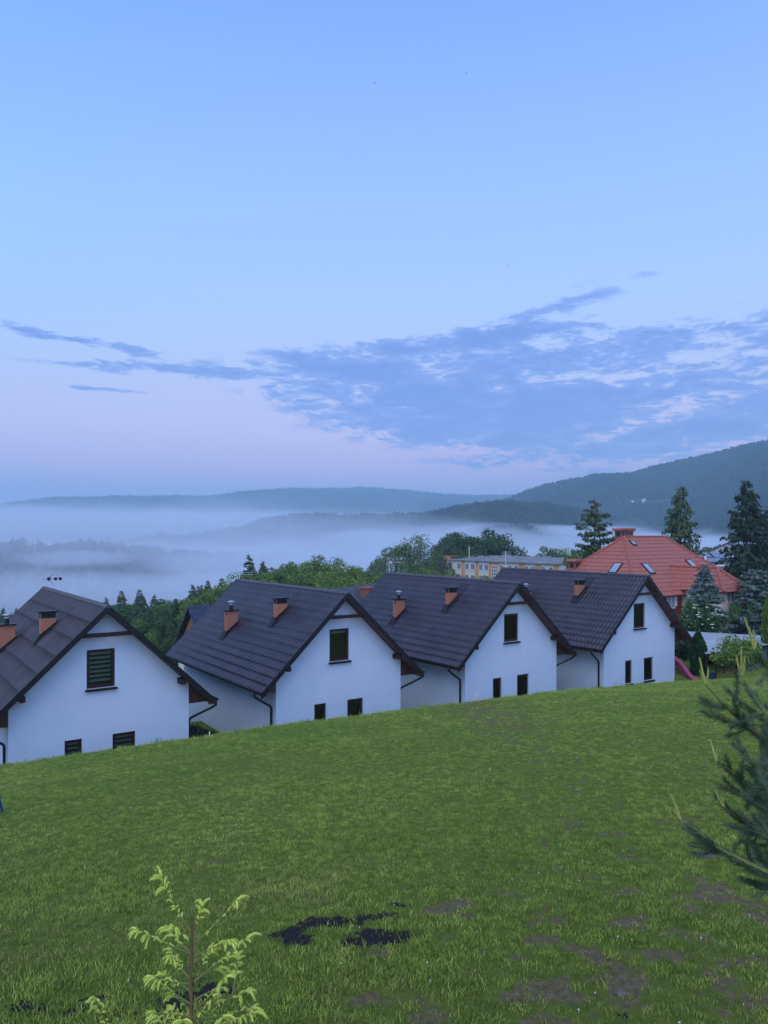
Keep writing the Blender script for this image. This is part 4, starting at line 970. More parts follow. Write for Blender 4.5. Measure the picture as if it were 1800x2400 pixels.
# ------------------------------------------------------------------ apartment block with a flat grey roof
def block():
    P0 = Vector((17.7, 214.0, -18.0)); dx_ = Vector((24.1, -33.0, 0)).normalized(); dy_ = Vector((-dx_.y, dx_.x, 0)); rz = math.atan2(dx_.y, dx_.x); H = 18-7.3
    h = thing('apartment_block', 'long three storey cream and orange apartment block with flat grey roof', 'building', P0, rz)
    def xi(zx):
        r = ray(860+zx*.3014, 1320); k_ = P0.dot(dy_)/r.dot(dy_); return (r*k_-P0).dot(dx_)
    X1 = xi(1497); D = 12.0
    MB().box(0, X1, 0, D, -2, H-.05).build('wall', M['cream'], h)
    b = MB(); b.prism([(-.4, H-.04), (X1+.4, H-.04), (X1+.4, H+.22), (-.4, H+.22)], -.5, -.05)
    b.add([(-.4, -.05, H-.04), (X1+.4, -.05, H-.04), (X1+.4, D+.4, H+1.0), (-.4, D+.4, H+1.0), (-.4, -.05, H+.22), (X1+.4, -.05, H+.22), (X1+.4, D+.4, H+1.25), (-.4, D+.4, H+1.25)],
          [(3,2,1,0),(4,5,6,7),(1,2,6,5),(2,3,7,6),(3,0,4,7)])
    rf = b.build('roof', pmat('grey_roof_felt', [(.10, .12, .13), (.17, .19, .20), (.24, .26, .27)], scale=.5, rough=.8), h)
    r = random.Random(4); v = MB()
    for k in range(16):
        x = r.uniform(2, X1-3); y = r.uniform(2, D-1.5); z = H+.22+1.03*(y+.05)/(D+.45); w_, d_ = r.uniform(.7, 2.2), r.uniform(.5, .9); v.box(x, x+w_, y, y+d_, z-.1, z+r.uniform(.25, .6))
    v.build('roof_vents', pmat('roof_vent_render', [(.22, .23, .23), (.34, .35, .34)], scale=1), rf)
    orange = pmat('orange_render', [(.60, .29, .085), (.70, .36, .12)], scale=.6, rough=.9); o = MB()
    for (a, c) in ((735, 760), (842, 868), (948, 1024), (1180, 1228), (1308, 1356), (1450, 1492)): o.box(xi(a), xi(c), -.06, -.002, -1, H-.06)
    o.box(-.6, -.02, -.3, D, -2, H+1.3); o.build('orange_panel', orange, h)
    wp = pmat('pale_panel', [(.58, .58, .56), (.68, .68, .66)], scale=1, rough=.85); o = MB()
    for (a, c) in ((762, 840), (870, 946), (1095, 1180), (1230, 1306), (1358, 1448)): o.box(xi(a), xi(c), -.05, -.003, H-2.7, H-.5)
    o.build('pale_panel', wp, h)
    dk = pmat('block_window_glass', [(.05, .06, .07), (.10, .11, .12)], scale=.8, rough=.08, spec=.8)
    for (a, c) in ((640, 662), (706, 729), (768, 793), (812, 836), (876, 900), (918, 943), (1036, 1056), (1103, 1127), (1152, 1176), (1232, 1254), (1280, 1304), (1362, 1386), (1420, 1444)):
        for fl in range(3):
            x0, x1, z1 = xi(a), xi(c), H-.75-fl*3.0; z0 = z1-1.45; f = MB(); t_ = .12
            f.box(x0-t_, x0, -.12, -.052, z0-t_, z1+t_); f.box(x1, x1+t_, -.12, -.052, z0-t_, z1+t_); f.box(x0, x1, -.12, -.052, z0-t_, z0); f.box(x0, x1, -.12, -.052, z1, z1+t_)
            f.box((x0+x1)/2-.05, (x0+x1)/2+.05, -.115, -.052, z0, z1)
            w_ = f.build('window', M['white'], h); MB().box(x0, x1, -.09, -.053, z0, z1).build('pane', dk, w_)
    x0, x1 = xi(974), xi(1014); f = MB(); nx, nz_ = 3, 9; z0, z1 = H-9.0, H-.9
    for i in range(nx+1): x = x0+(x1-x0)*i/nx; f.box(x-.07, x+.07, -.16, -.062, z0, z1)
    for i in range(nz_+1): z = z0+(z1-z0)*i/nz_; f.box(x0, x1, -.155, -.063, z-.08, z+.08)
    w_ = f.build('stair_window', M['white'], h); MB().box(x0, x1, -.10, -.064, z0, z1).build('pane', dk, w_)
    p = P0 + dx_*xi(712) + dy_*4; m_ = MB(); m_.tube([(0, 0, 0), (0, 0, 3.4)], .08, 6); m_.tube([(-.4, 0, 3.0), (.4, 0, 3.0)], .05, 5); m_.tube([(-.3, 0, 2.5), (.3, 0, 2.5)], .05, 5)
    t = m_.build('aerial_mast', M['white'], h); t.location = (xi(712), 4, H+.5)
block()

# ------------------------------------------------------------------ smaller buildings
def gable_house(name, label, loc, rz, w_, ln, hw, slope, wall_m, roof_m, chim=None, gable_m=None, cat='house', group=None, win=True, ov=.4):
    h = thing(name, label, cat, loc, rz, group); hr = hw + w_/2*slope
    MB().prism([(-w_/2, -3), (w_/2, -3), (w_/2, hw), (0, hr), (-w_/2, hw)], 0, ln).build('wall', wall_m, h)
    b = MB(); x = w_/2+ov; t_ = .18
    b.prism([(-x, hr-x*slope+.03), (0, hr+.03), (x, hr-x*slope+.03), (x, hr-x*slope+t_), (0, hr+t_+.03), (-x, hr-x*slope+t_)], -ov, ln+ov); rf = b.build('roof', roof_m, h)
    if gable_m: MB().prism([(-w_/2+.05, hw), (w_/2-.05, hw), (0, hr-.06)], -.03, -.003).build('gable_boards', gable_m, h)
    if win:
        for sx in (-1, 1):
            f = MB(); f.box(sx*w_/4-.5, sx*w_/4+.5, -.05, -.004, hw-1.7, hw-.4); wn = f.build('window', M['white'], h); MB().box(sx*w_/4-.4, sx*w_/4+.4, -.06, -.051, hw-1.6, hw-.5).build('pane', M['sky_glass'], wn)
    if chim:
        x, y, s_, top = chim; c = MB(); c.box(x-s_/2, x+s_/2, y-s_/2, y+s_/2, hr-abs(x)*slope-.4, hr+top-.12); c.box(x-s_/2-.08, x+s_/2+.08, y-s_/2-.08, y+s_/2+.08, hr+top-.12, hr+top); c.build('chimney', M['red_brick'], rf)
    return h
M['blue_roof'] = course_mat('dark_blue_roof', [(.020, .030, .055), (.032, .045, .075)], .4, .4)
M['grey_roof'] = pmat('grey_slate_roof', [(.055, .055, .065), (.085, .085, .095)], scale=1, rough=.6)
M['timber_gable'] = plank_mat('orange_gable_boards', ((.30, .15, .06), (.42, .21, .085)), axis=0, pitch=.16)
p = at(455, 1425, 58); gable_house('timber_house', 'dark blue roofed house with an orange timber gable, half hidden by the second white house', (p.x, p.y, p.z-7.2), YAW-R(90), 7.0, 10, 3.7, 1.0, M['cream'], M['blue_roof'], gable_m=M['timber_gable'], ov=.5)
p = at(770, 1386, 64); gable_house('grey_roofed_house', 'grey roofed house with brick chimney seen in the notch between second and third house', (p.x, p.y, p.z-7.0), YAW-R(62), 8.0, 10, 3.2, .95, M['cream'], M['grey_roof'], chim=(1.2, 4.6, 1.0, .12), win=False)
p = at(372, 1497, 104); gable_house('small_cottage', 'small pale cottage low between the trees above the first house eave', (p.x, p.y, p.z-4.2), R(20), 4.5, 6, 2.6, .7, M['cream'], M['grey_roof'])
# low building with solar panels behind the villa
p = at(1650, 1318, 120)
h = thing('solar_house', 'low white building with solar panels on its dark roof right of the villa', 'house', (p.x, p.y, -14))
zt = p.z+14; MB().box(-.2, 6.4, .5, 8, -2, zt-.35).build('wall', M['white'], h)
b = MB(); b.add([(-.5, 0, zt-.3), (7.0, 0, zt-.55), (6.0, 7.5, zt+1.2), (0, 7.5, zt+1.45), (-.5, 0, zt-.12), (7.0, 0, zt-.37), (6.0, 7.5, zt+1.38), (0, 7.5, zt+1.63)], [(3,2,1,0),(4,5,6,7),(0,1,5,4),(1,2,6,5),(2,3,7,6),(3,0,4,7)]); rf = b.build('roof', M['grey_roof'], h)
MB().box(-.6, 7.2, -.12, -.02, zt-.62, zt-.36).build('roof_edge', M['white'], rf)
for (x0, y0, x1, y1) in ((1.0, .6, 3.4, 3.0), (3.3, 3.4, 5.6, 6.8), (.7, 3.6, 2.8, 6.6)):
    f = lambda x, y, d: (x, y, zt-.12-.033*(x+.5)+.233*y+d)
    b = MB(); b.add([f(x0, y0, .06), f(x1, y0, .06), f(x1+.4, y1, .06), f(x0+.4, y1, .06), f(x0, y0, .12), f(x1, y0, .12), f(x1+.4, y1, .12), f(x0+.4, y1, .12)], [(3,2,1,0),(4,5,6,7),(0,1,5,4),(1,2,6,5),(2,3,7,6),(3,0,4,7)]); b.build('solar_panel', M['solar'], h)
b = MB(); b.box(.1, .9, 1.2, 1.9, zt-.1, zt+.95); b.build('vent_box', M['white'], h)
p = at(1706, 1284, 132); gable_house('white_house_far', 'white walled house glimpsed behind the big dark spruce', (p.x, p.y, p.z-6.5), R(-30), 7, 9, 5.5, .5, M['white'], M['grey_roof'])
# far houses on the hillside and in the mist
for (u, v, w_, lb, rm, grp) in ((1511, 1175, 9, 'far white gabled house, rightmost of the three on the hillside meadow', 'cream', None), (1482, 1178, 9, 'far white house in the middle of the three on the hillside meadow', 'white', None), (1452, 1181, 8, 'far pale house, leftmost of the three on the hillside meadow', 'white', None),
                           (1243, 1188, 8, 'tiny far pale house, left one of the pair low on the wooded hill', 'white', None), (1258, 1188, 8, 'tiny far pale house, right one of the pair low on the wooded hill', 'white', None)):
    p = ground_hit(u, v+2, 1200); gable_house('far_house', lb, p, R(10), w_, 9, 6, .8, M['white'], M['grey_roof'] if rm == 'white' else M['cream'], group='houses on the far hillside', win=False)
for (u, v, lb) in ((507, 1270, 'white house in the misty wood, leftmost of the four'), (526, 1271, 'white house in the misty wood, second from the left of the four'), (541, 1270, 'white steep gabled house in the misty wood, third of the four'), (559, 1271, 'white house in the misty wood, rightmost of the four')):
    p = ground_hit(u, v+3, 500); gable_house('misty_house', lb, (p.x, p.y, p.z+1.5), R(-15 + u % 40), 6.5, 8, 5.0, 1.0, M['white'], M['white'] if u == 541 else M['grey_roof'], group='houses in the misty wood', win=False)

# ------------------------------------------------------------------ garden at the right: shed, barrel, trellis, slide
def shed():
    A, B, C, D = at(1611, 1482, 61.5), at(1880, 1497, 60.5), at(1880, 1502, 58.6), at(1655, 1536, 54.5)
    base = Vector((D.x, D.y, -10.3)); h = thing('garden_shed', 'low shed with a pale metal roof behind the round green shrub', 'shed', base)
    def T(p, dz=0): q = p-base; return (q.x, q.y, q.z+dz)
    m, N, bs = base_mat('pale_roof_sheet'); t = N.new('ShaderNodeTexCoord').outputs['Object']; s = N.new('ShaderNodeSeparateXYZ'); N.put(s.inputs[0], t)
    N.put(bs.inputs['Base Color'], N.ramp(N.noise(t, .8, 6), [(.3, (.38, .42, .46)), (.7, (.52, .55, .58))])); bs.inputs['Roughness'].default_value = .45; bs.inputs['Metallic'].default_value = .3
    bn = N.new('ShaderNodeBump'); bn.inputs['Distance'].default_value = .03; N.put(bn.inputs['Height'], N.m('SINE', N.m('MULTIPLY', N.m('ADD', s.outputs[0], N.m('MULTIPLY', s.outputs[1], .3)), 28.0))); N.nt.links.new(bn.outputs[0], bs.inputs['Normal'])
    b = MB(); b.add([T(A), T(B), T(C), T(D), T(A, .08), T(B, .08), T(C, .08), T(D, .08)], [(0,1,2,3),(7,6,5,4),(0,4,5,1),(1,5,6,2),(2,6,7,3),(3,7,4,0)]); rf = b.build('roof', m, h)
    b = MB(); d = (D-C).normalized()*.0; n = Vector((-.1, -.99, 0))*.05
    b.add([T(D+n, -.12), T(C+n, -.12), T(C+n, .10), T(D+n, .10), T(D+n*.1, -.12), T(C+n*.1, -.12), T(C+n*.1, .10), T(D+n*.1, .10)], [(0,1,2,3),(7,6,5,4),(0,4,5,1),(1,5,6,2),(2,6,7,3),(3,7,4,0)]); b.build('eave_board', M['dark_metal'], rf)
    tw = pmat('teal_boards', [(.10, .15, .17), (.15, .20, .22)], scale=2, rough=.7, stretch=(1, 1, 4)); E = D.lerp(C, .36) ; q = Vector((.15, .5, 0))
    b = MB(); b.add([T(E+q, -3), T(C+q, -3), T(C+q, -.02), T(E+q, -.02), T(E+q*2, -3), T(C+q*2, -3), T(C+q*2, -.02), T(E+q*2, -.02)], [(0,1,2,3),(7,6,5,4),(0,4,5,1),(1,5,6,2),(2,6,7,3),(3,7,4,0)]); b.build('wall', tw, h)
    b = MB(); q2 = Vector((1.2, 4.5, 0)); b.add([T(D+q2, -3), T(E+q2, -3), T(E+q2, -.05), T(D+q2, -.05), T(D+q2*1.03, -3), T(E+q2*1.03, -3), T(E+q2*1.03, -.05), T(D+q2*1.03, -.05)], [(0,1,2,3),(7,6,5,4),(0,4,5,1),(1,5,6,2),(2,6,7,3),(3,7,4,0)]); b.build('back_wall', M['beam'], h)
    for k_ in (.01, .18, .355): b = MB(); pp = D.lerp(C, k_)+Vector((.08, .25, 0)); b.tube([T(pp, -2.6), T(pp, -.03)], .06, 6); b.build('post', M['beam'], h)
shed()
p = at(1668, 1560, 52.5); zb = float(lawn_z(p.x, p.y)); b = thing('barrel', 'dark blue barrel under the left end of the shed roof', 'barrel', (p.x, p.y, zb))
q = MB(); q.lathe([(.24, 0), (.28, .12), (.285, .3), (.27, .31), (.285, .33), (.285, .6), (.27, .61), (.28, .63), (.26, .85), (.24, .88)], n=18); q.build('barrel_body', pmat('blue_plastic_barrel', [(.01, .03, .07), (.02, .045, .09)], scale=3, rough=.45), b, True)
q = MB(); q.lathe([(.27, .865), (.275, .90), (.05, .91)], n=18); q.build('lid', M['black'], b)
# brown wooden trellis
p = at(1700, 1560, 51.5); zb = float(lawn_z(p.x, p.y)); t = thing('trellis', 'brown diagonal lattice trellis below the round green shrub', 'trellis', (p.x, p.y, zb), R(12))
b = MB(); tw, th_ = 1.5, 1.35
b.box(-tw/2, -tw/2+.06, -.02, .02, -.2, th_); b.box(tw/2-.06, tw/2, -.02, .02, -.2, th_); b.box(-tw/2+.06, tw/2-.06, -.02, .02, th_-.06, th_); b.box(-tw/2+.06, tw/2-.06, -.02, .02, 0, .06); b.build('frame', M['beam'], t)
b = MB()
for sgn, yo in ((1, -.012), (-1, .012)):
    for c in np.arange(-th_-tw, tw+th_, .17):
        seg = []
        for k in range(41):
            z = .03+(th_-.06)*k/40; x = sgn*(z-th_/2)+c
            if -tw/2+.03 < x < tw/2-.03: seg.append((x, yo, z))
        if len(seg) > 3: b.tube([seg[0], seg[-1]], .014, 4)
b.build('lattice', pmat('red_brown_slats', [(.07, .03, .025), (.12, .05, .04)], scale=5, rough=.8), t)
# slide
def slide():
    p0 = at(1600, 1594, 54); base = Vector((p0.x, p0.y, float(lawn_z(p0.x, p0.y)))); h = thing('slide', 'pink plastic garden slide beside the right corner of the fourth house', 'slide', base)
    pts = [at(1562, 1538, 54.3), at(1574, 1543, 54.2), at(1586, 1552, 54.1), at(1596, 1565, 54), at(1606, 1580, 53.9), at(1616, 1590, 53.8), at(1628, 1595, 53.7)]
    cr = Vector((-.30, .52, .0)); prof = [(-.5, .16), (-.5, .0), (-.46, .02), (-.42, .0), (-.42, .0), (.42, .0), (.46, .02), (.5, .0), (.5, .16)]
    prof = [(-.54, .15), (-.5, .17), (-.46, .15), (-.40, .0), (.40, .0), (.46, .15), (.5, .17), (.54, .15), (.47, -.04), (-.47, -.04)]
    vs = []; n = len(prof)
    for i, p in enumerate(pts):
        t = (pts[min(i+1, len(pts)-1)]-pts[max(i-1, 0)]).normalized(); nr = Vector((-t.z, 0, t.x)).normalized()
        if nr.z < 0: nr = -nr
        for (a, c) in prof: vs.append(p-base + cr*a*1.0 + nr*c)
    fs = [(i*n+j, i*n+(j+1) % n, (i+1)*n+(j+1) % n, (i+1)*n+j) for i in range(len(pts)-1) for j in range(n)]+[tuple(range(n)), tuple((len(pts)-1)*n+j for j in range(n))]
    MB().add(vs, fs).build('chute', pmat('pink_plastic', [(.55, .10, .22), (.64, .14, .28)], scale=2, rough=.35, spec=.5), h)
    for sg in (-.45, .45):
        q = pts[0]-base+cr*sg; b = MB(); b.tube([(q.x-.05, q.y, q.z+.5), (q.x-.1, q.y, q.z), (q.x-.75, q.y, q.z-1.45)], .03, 6); b.build('ladder_rail', M['steel'], h)
    b = MB()
    for k in range(4):
        f = (k+.6)/5; q0 = pts[0]-base-cr*.45; q1 = pts[0]-base+cr*.45; off = Vector((-.1-.65*f, 0, -1.45*f)); b.tube([q0+off, q1+off], .02, 5)
    b.build('rung', M['steel'], h)
slide()
# blue stool leaving the frame at the left
p = lawn_hit(-22, 1912); s_ = thing('blue_stool', 'blue plastic stool with splayed legs cut by the left edge on the lawn', 'stool', p, R(10))
bl = pmat('blue_plastic', [(.012, .05, .20), (.02, .075, .27)], scale=4, rough=.4, spec=.5)
q = MB(); q.lathe([(.02, .43), (.17, .43), (.185, .445), (.18, .465), (.02, .47)], n=18); q.build('seat', bl, s_)
for sx in (-1, 1):
    for sy in (-1, 1): q = MB(); q.tube([(sx*.11, sy*.11, .432), (sx*.19, sy*.19, -.03)], [.035, .026], 6); q.build('leg', bl, s_)
# white stake at the lawn edge and a stone
p = lawn_hit(491, 1727); q = MB(); q.tube([(0, 0, -.1), (0, 0, .16)], .014, 6); q.lathe([(.018, .16), (.022, .17), (.022, .19), (.006, .20)], n=8); o = q.build('marker_stake', M['white'], None, True); o.location = p; tag(o, 'short white stake at the lawn edge before the second house', 'stake')
def stone(u, v, r, lb, seed):
    rg = np.random.RandomState(seed); p = lawn_hit(u, v); me = MB(); import itertools
    n, k = 12, 7
    prof = []
    vs = [(0, 0, r*.55)]
    for i in range(1, k):
        th = math.pi*.62*i/(k-1)
        for j in range(n): a = 6.283*j/n; rr = r*(1+rg.uniform(-.12, .12)); vs.append((rr*math.sin(th)*math.cos(a)*1.25, rr*math.sin(th)*math.sin(a)*.85, rr*math.cos(th)*.6))
    fs = [(0, 1+j, 1+(j+1) % n) for j in range(n)] + [(1+(i*n)+j, 1+(i+1)*n+j, 1+(i+1)*n+(j+1) % n, 1+i*n+(j+1) % n) for i in range(k-2) for j in range(n)]
    o = MB().add(vs, fs).build('stone', pmat('grey_stone', [(.075, .066, .055), (.14, .125, .105)], scale=12, rough=.9, bump=.01, bscale=40), None, True); o.location = p; tag(o, lb, 'stone')
stone(1655, 2008, .13, 'grey flat stone on the lawn below the pine branch', 1)
stone(1455, 2330, .07, 'small grey stone in the bare earth at the lower right', 2)
# birds
for (u, v, s_, lb, rz) in ((878, 195, .95, 'tiny bird high in the sky left of the middle', .6), (1093, 172, .85, 'tiny bird highest in the sky right of the middle', -.4), (976, 608, .7, 'tiny bird lower in the sky, left of the lowest pair', .2), (1192, 622, .8, 'tiny bird lower in the sky, right of the lowest pair', 1.2)):
    p = at(u, v, 75); t = thing('bird', lb, 'bird', p, rz, 'swifts in the sky'); b = MB(); b.tube([(0, -.11, 0), (0, -.06, 0), (0, .0, 0), (0, .05, .0), (0, .13, 0)], [.008, .024, .028, .014, .012], 6); b.build('body', M['black'], t)
    for sx in (-1, 1):
        b = MB(); b.add([(sx*.01, -.05, .01), (sx*.01, .03, .01), (sx*.10, -.01, .06), (sx*.10, -.05, .06), (sx*.21, .07, .03)], [(0, 1, 2, 3), (3, 2, 4)]); b.build('wing', M['black'], t)
    t.scale = (s_, s_, s_)

# ------------------------------------------------------------------ young spruce in the foreground, new shoots unfolding
M['shoot'] = pmat('new_spruce_growth', [(.36, .47, .055), (.50, .60, .09), (.62, .68, .17)], scale=18, rough=.55, spec=.3, detail=3)
M['twig'] = pmat('spruce_twig', [(.15, .13, .045), (.19, .20, .06), (.15, .22, .06)], scale=9, rough=.75)
M['old_needle'] = pmat('old_spruce_needle', [(.10, .15, .03), (.16, .22, .045)], scale=15, rough=.6)
def needles_along(path, n, ln, wd, rng, fwd=.55, r0=0.0, taper=True):
    pts = np.array([list(p) for p in path]); seg = np.linalg.norm(np.diff(pts, axis=0), axis=1); cum = np.concatenate([[0], np.cumsum(seg)])
    t = rng.uniform(0, cum[-1], n); i = np.clip(np.searchsorted(cum, t)-1, 0, len(seg)-1); f = ((t-cum[i])/seg[i])[:, None]
    P = pts[i]*(1-f)+pts[i+1]*f; T = (pts[i+1]-pts[i])/seg[i][:, None]
    d = rng.normal(0, 1, (n, 3)); d -= (d*T).sum(1, keepdims=True)*T; d /= np.linalg.norm(d, axis=1, keepdims=True)+1e-9
    ax = d*(1-fwd)+T*fwd; ax /= np.linalg.norm(ax, axis=1, keepdims=True); l = ln*rng.uniform(.7, 1.15, (n, 1))
    if taper: l = l*(1-.45*(t/cum[-1])[:, None]**2)
    s = np.cross(ax, rng.normal(0, 1, (n, 3))); s /= np.linalg.norm(s, axis=1, keepdims=True)+1e-9
    b = P+d*r0; e = b+ax*l
    V = np.stack([b-s*wd, b+s*wd, e+s*wd*.35, e-s*wd*.35], 1).reshape(-1, 3); return V, np.arange(4*n).reshape(n, 4)
def join(lst):
    V = []; Q = []; o = 0
    for v, q in lst: V.append(v); Q.append(q+o); o += len(v)
    return np.concatenate(V), np.concatenate(Q)
def tube_np(pts, rad, n=6):
    b = MB(); b.tube(pts, rad, n, False); return np.array([list(p) for p in b.v]), np.array([f for f in b.f if len(f) == 4])
def sapling():
    rng = np.random.RandomState(77); Y = 5.5; sx0, sc_ = 830, .3617
    def zp(x, y, dy=0.0): p = at(150+x*sc_, 1980+y*sc_, Y+dy); return p
    top = zp(830, 505); base = Vector((top.x, Y, float(lawn_z(top.x, Y)))); h = thing('young_spruce', 'young spruce with pale green new shoots in the near foreground', 'tree', base)
    V3 = lambda p: p-base
    st = MB(); a = V3(top); st.tube([(0, 0, -.1), (0.012, 0, a.z*.45), (a.x-.01, 0, a.z*.8), (a.x, 0, a.z), (a.x+.004, 0, a.z+.05)], [.026, .017, .0125, .0105, .007], 8); st.build('stem', pmat('spruce_stem', [(.13, .08, .035), (.20, .13, .055)], scale=25, rough=.8, bump=.003, bscale=80), h)
    v, q = needles_along([V3(zp(828, 545)), V3(zp(826, 415))], 150, .035, .0012, rng, .62, .006); obj('top_needles', mesh_np('top_needles', v, q, M['old_needle']), h)
    BR = [((822,560),(700,400),(628,205),.10,1),((845,640),(1000,510),(1120,365),-.05,1),((815,705),(640,640),(470,555),-.12,1),((822,625),(770,575),(715,540),-.16,1),((848,722),(960,665),(1075,625),-.15,1),((850,880),(1040,735),(1200,600),.08,1),
          ((812,865),(740,780),(690,680),.16,0),((862,850),(910,760),(950,670),.15,0),((815,900),(690,895),(570,865),-.12,1),((1092,985),(1112,860),(1128,720),.18,1),((822,1035),(700,955),(575,880),-.06,1),((868,1060),(960,970),(1040,870),-.12,1),
          ((870,1085),(1040,1005),(1200,950),-.05,1),((850,1120),(700,1100),(580,1090),-.10,1),((872,1135),(1060,1100),(1230,1060),.12,1),((850,1160),(760,1110),(700,1060),.1,1),((320,1250),(260,1110),(205,1010),-.2,1),((848,600),(880,480),(895,390),.05,1),
          ((860,1230),(1050,1160),(1240,1090),-.14,1),((845,1260),(700,1200),(590,1120),.08,1),((880,1300),(960,1180),(1030,1120),-.2,1),((845,1300),(780,1220),(770,1140),-.2,1)]
    def shoot(p, d, ln, rad):
        """a soft new shoot that arches over and droops"""
        d = d.normalized(); pts = [p]; cur = Vector(p); dd = Vector(d); k = 7
        for i in range(k): dd = (dd + Vector((0, 0, -.20*(ln/.05)**.45))).normalized(); cur = cur + dd*ln/k; pts.append(cur.copy())
        prof = [rad*.75, rad, rad*1.05, rad, rad*.95, rad*.85, rad*.7, rad*.35]
        out = [tube_np(pts, prof, 7)]
        if ln > .045: out.append(needles_along(pts, int(ln*1900), .011, .0007, rng, .5, rad*.85))
        else: out.append(needles_along(pts, int(ln*1200), .006, .0006, rng, .6, rad*.8))
        return out
    for k in range(9):
        y0 = 700+k*62; sg = 1 if k % 2 else -1; ln = rng.uniform(110, 260)*(.7+.06*k); BR.append(((830+sg*12, y0), (830+sg*ln*.55, y0-rng.uniform(40, 90)), (830+sg*ln, y0-rng.uniform(60, 170)), rng.uniform(-.22, .22), int(k % 3 == 0)))
    for (b0, b1, b2, dy, lead) in BR:
        p0, p1, p2 = V3(zp(*b0)), V3(zp(*b1, dy*.5)), V3(zp(*b2, dy)); pts = []
        for i in range(9): t = i/8; pts.append((p0*(1-t)+p1*t)*(1-t)+(p1*(1-t)+p2*t)*t)
        b = MB(); b.tube(pts, [.0088*(1-.5*i/8) for i in range(9)], 6); bo = b.build('branch', M['twig'], h)
        v, q = needles_along(pts, int((p2-p0).length*900), .016, .0010, rng, .6, .003); obj('old_needles', mesh_np('old_needles', v, q, M['old_needle']), bo)
        sh = []; T = (pts[-1]-pts[-2]).normalized(); side = T.cross(Vector((0, 0, 1))).normalized()
        for k in range(4 if lead else 3):
            an = rng.uniform(-1, 1); d = T*rng.uniform(.5, 1)+side*an*1.0+Vector((0, 0, rng.uniform(.1, .7))); sh += shoot(pts[-1]-T*rng.uniform(0, .02), d, rng.uniform(.060, .115)*(1 if lead else .7), rng.uniform(.0060, .0082))
        nb = max(4, int((p2-p0).length/.024))
        for k in range(nb):
            t = rng.uniform(.25, .95); i = int(t*8); p = pts[i].lerp(pts[min(8, i+1)], t*8-i); sgn = 1 if k % 2 else -1
            d = T*.5+side*sgn*rng.uniform(.3, 1)+Vector((0, 0, rng.uniform(.0, 1.0))); ln = rng.uniform(.024, .052)*(1.0+.9*(t > .75)); sh += shoot(p, d, ln, rng.uniform(.0046, .0068))
        v, q = join(sh); so_ = obj('new_shoots', mesh_np('new_shoots', v, q, M['shoot'], True), bo); so_['kind'] = 'stuff'
sapling()

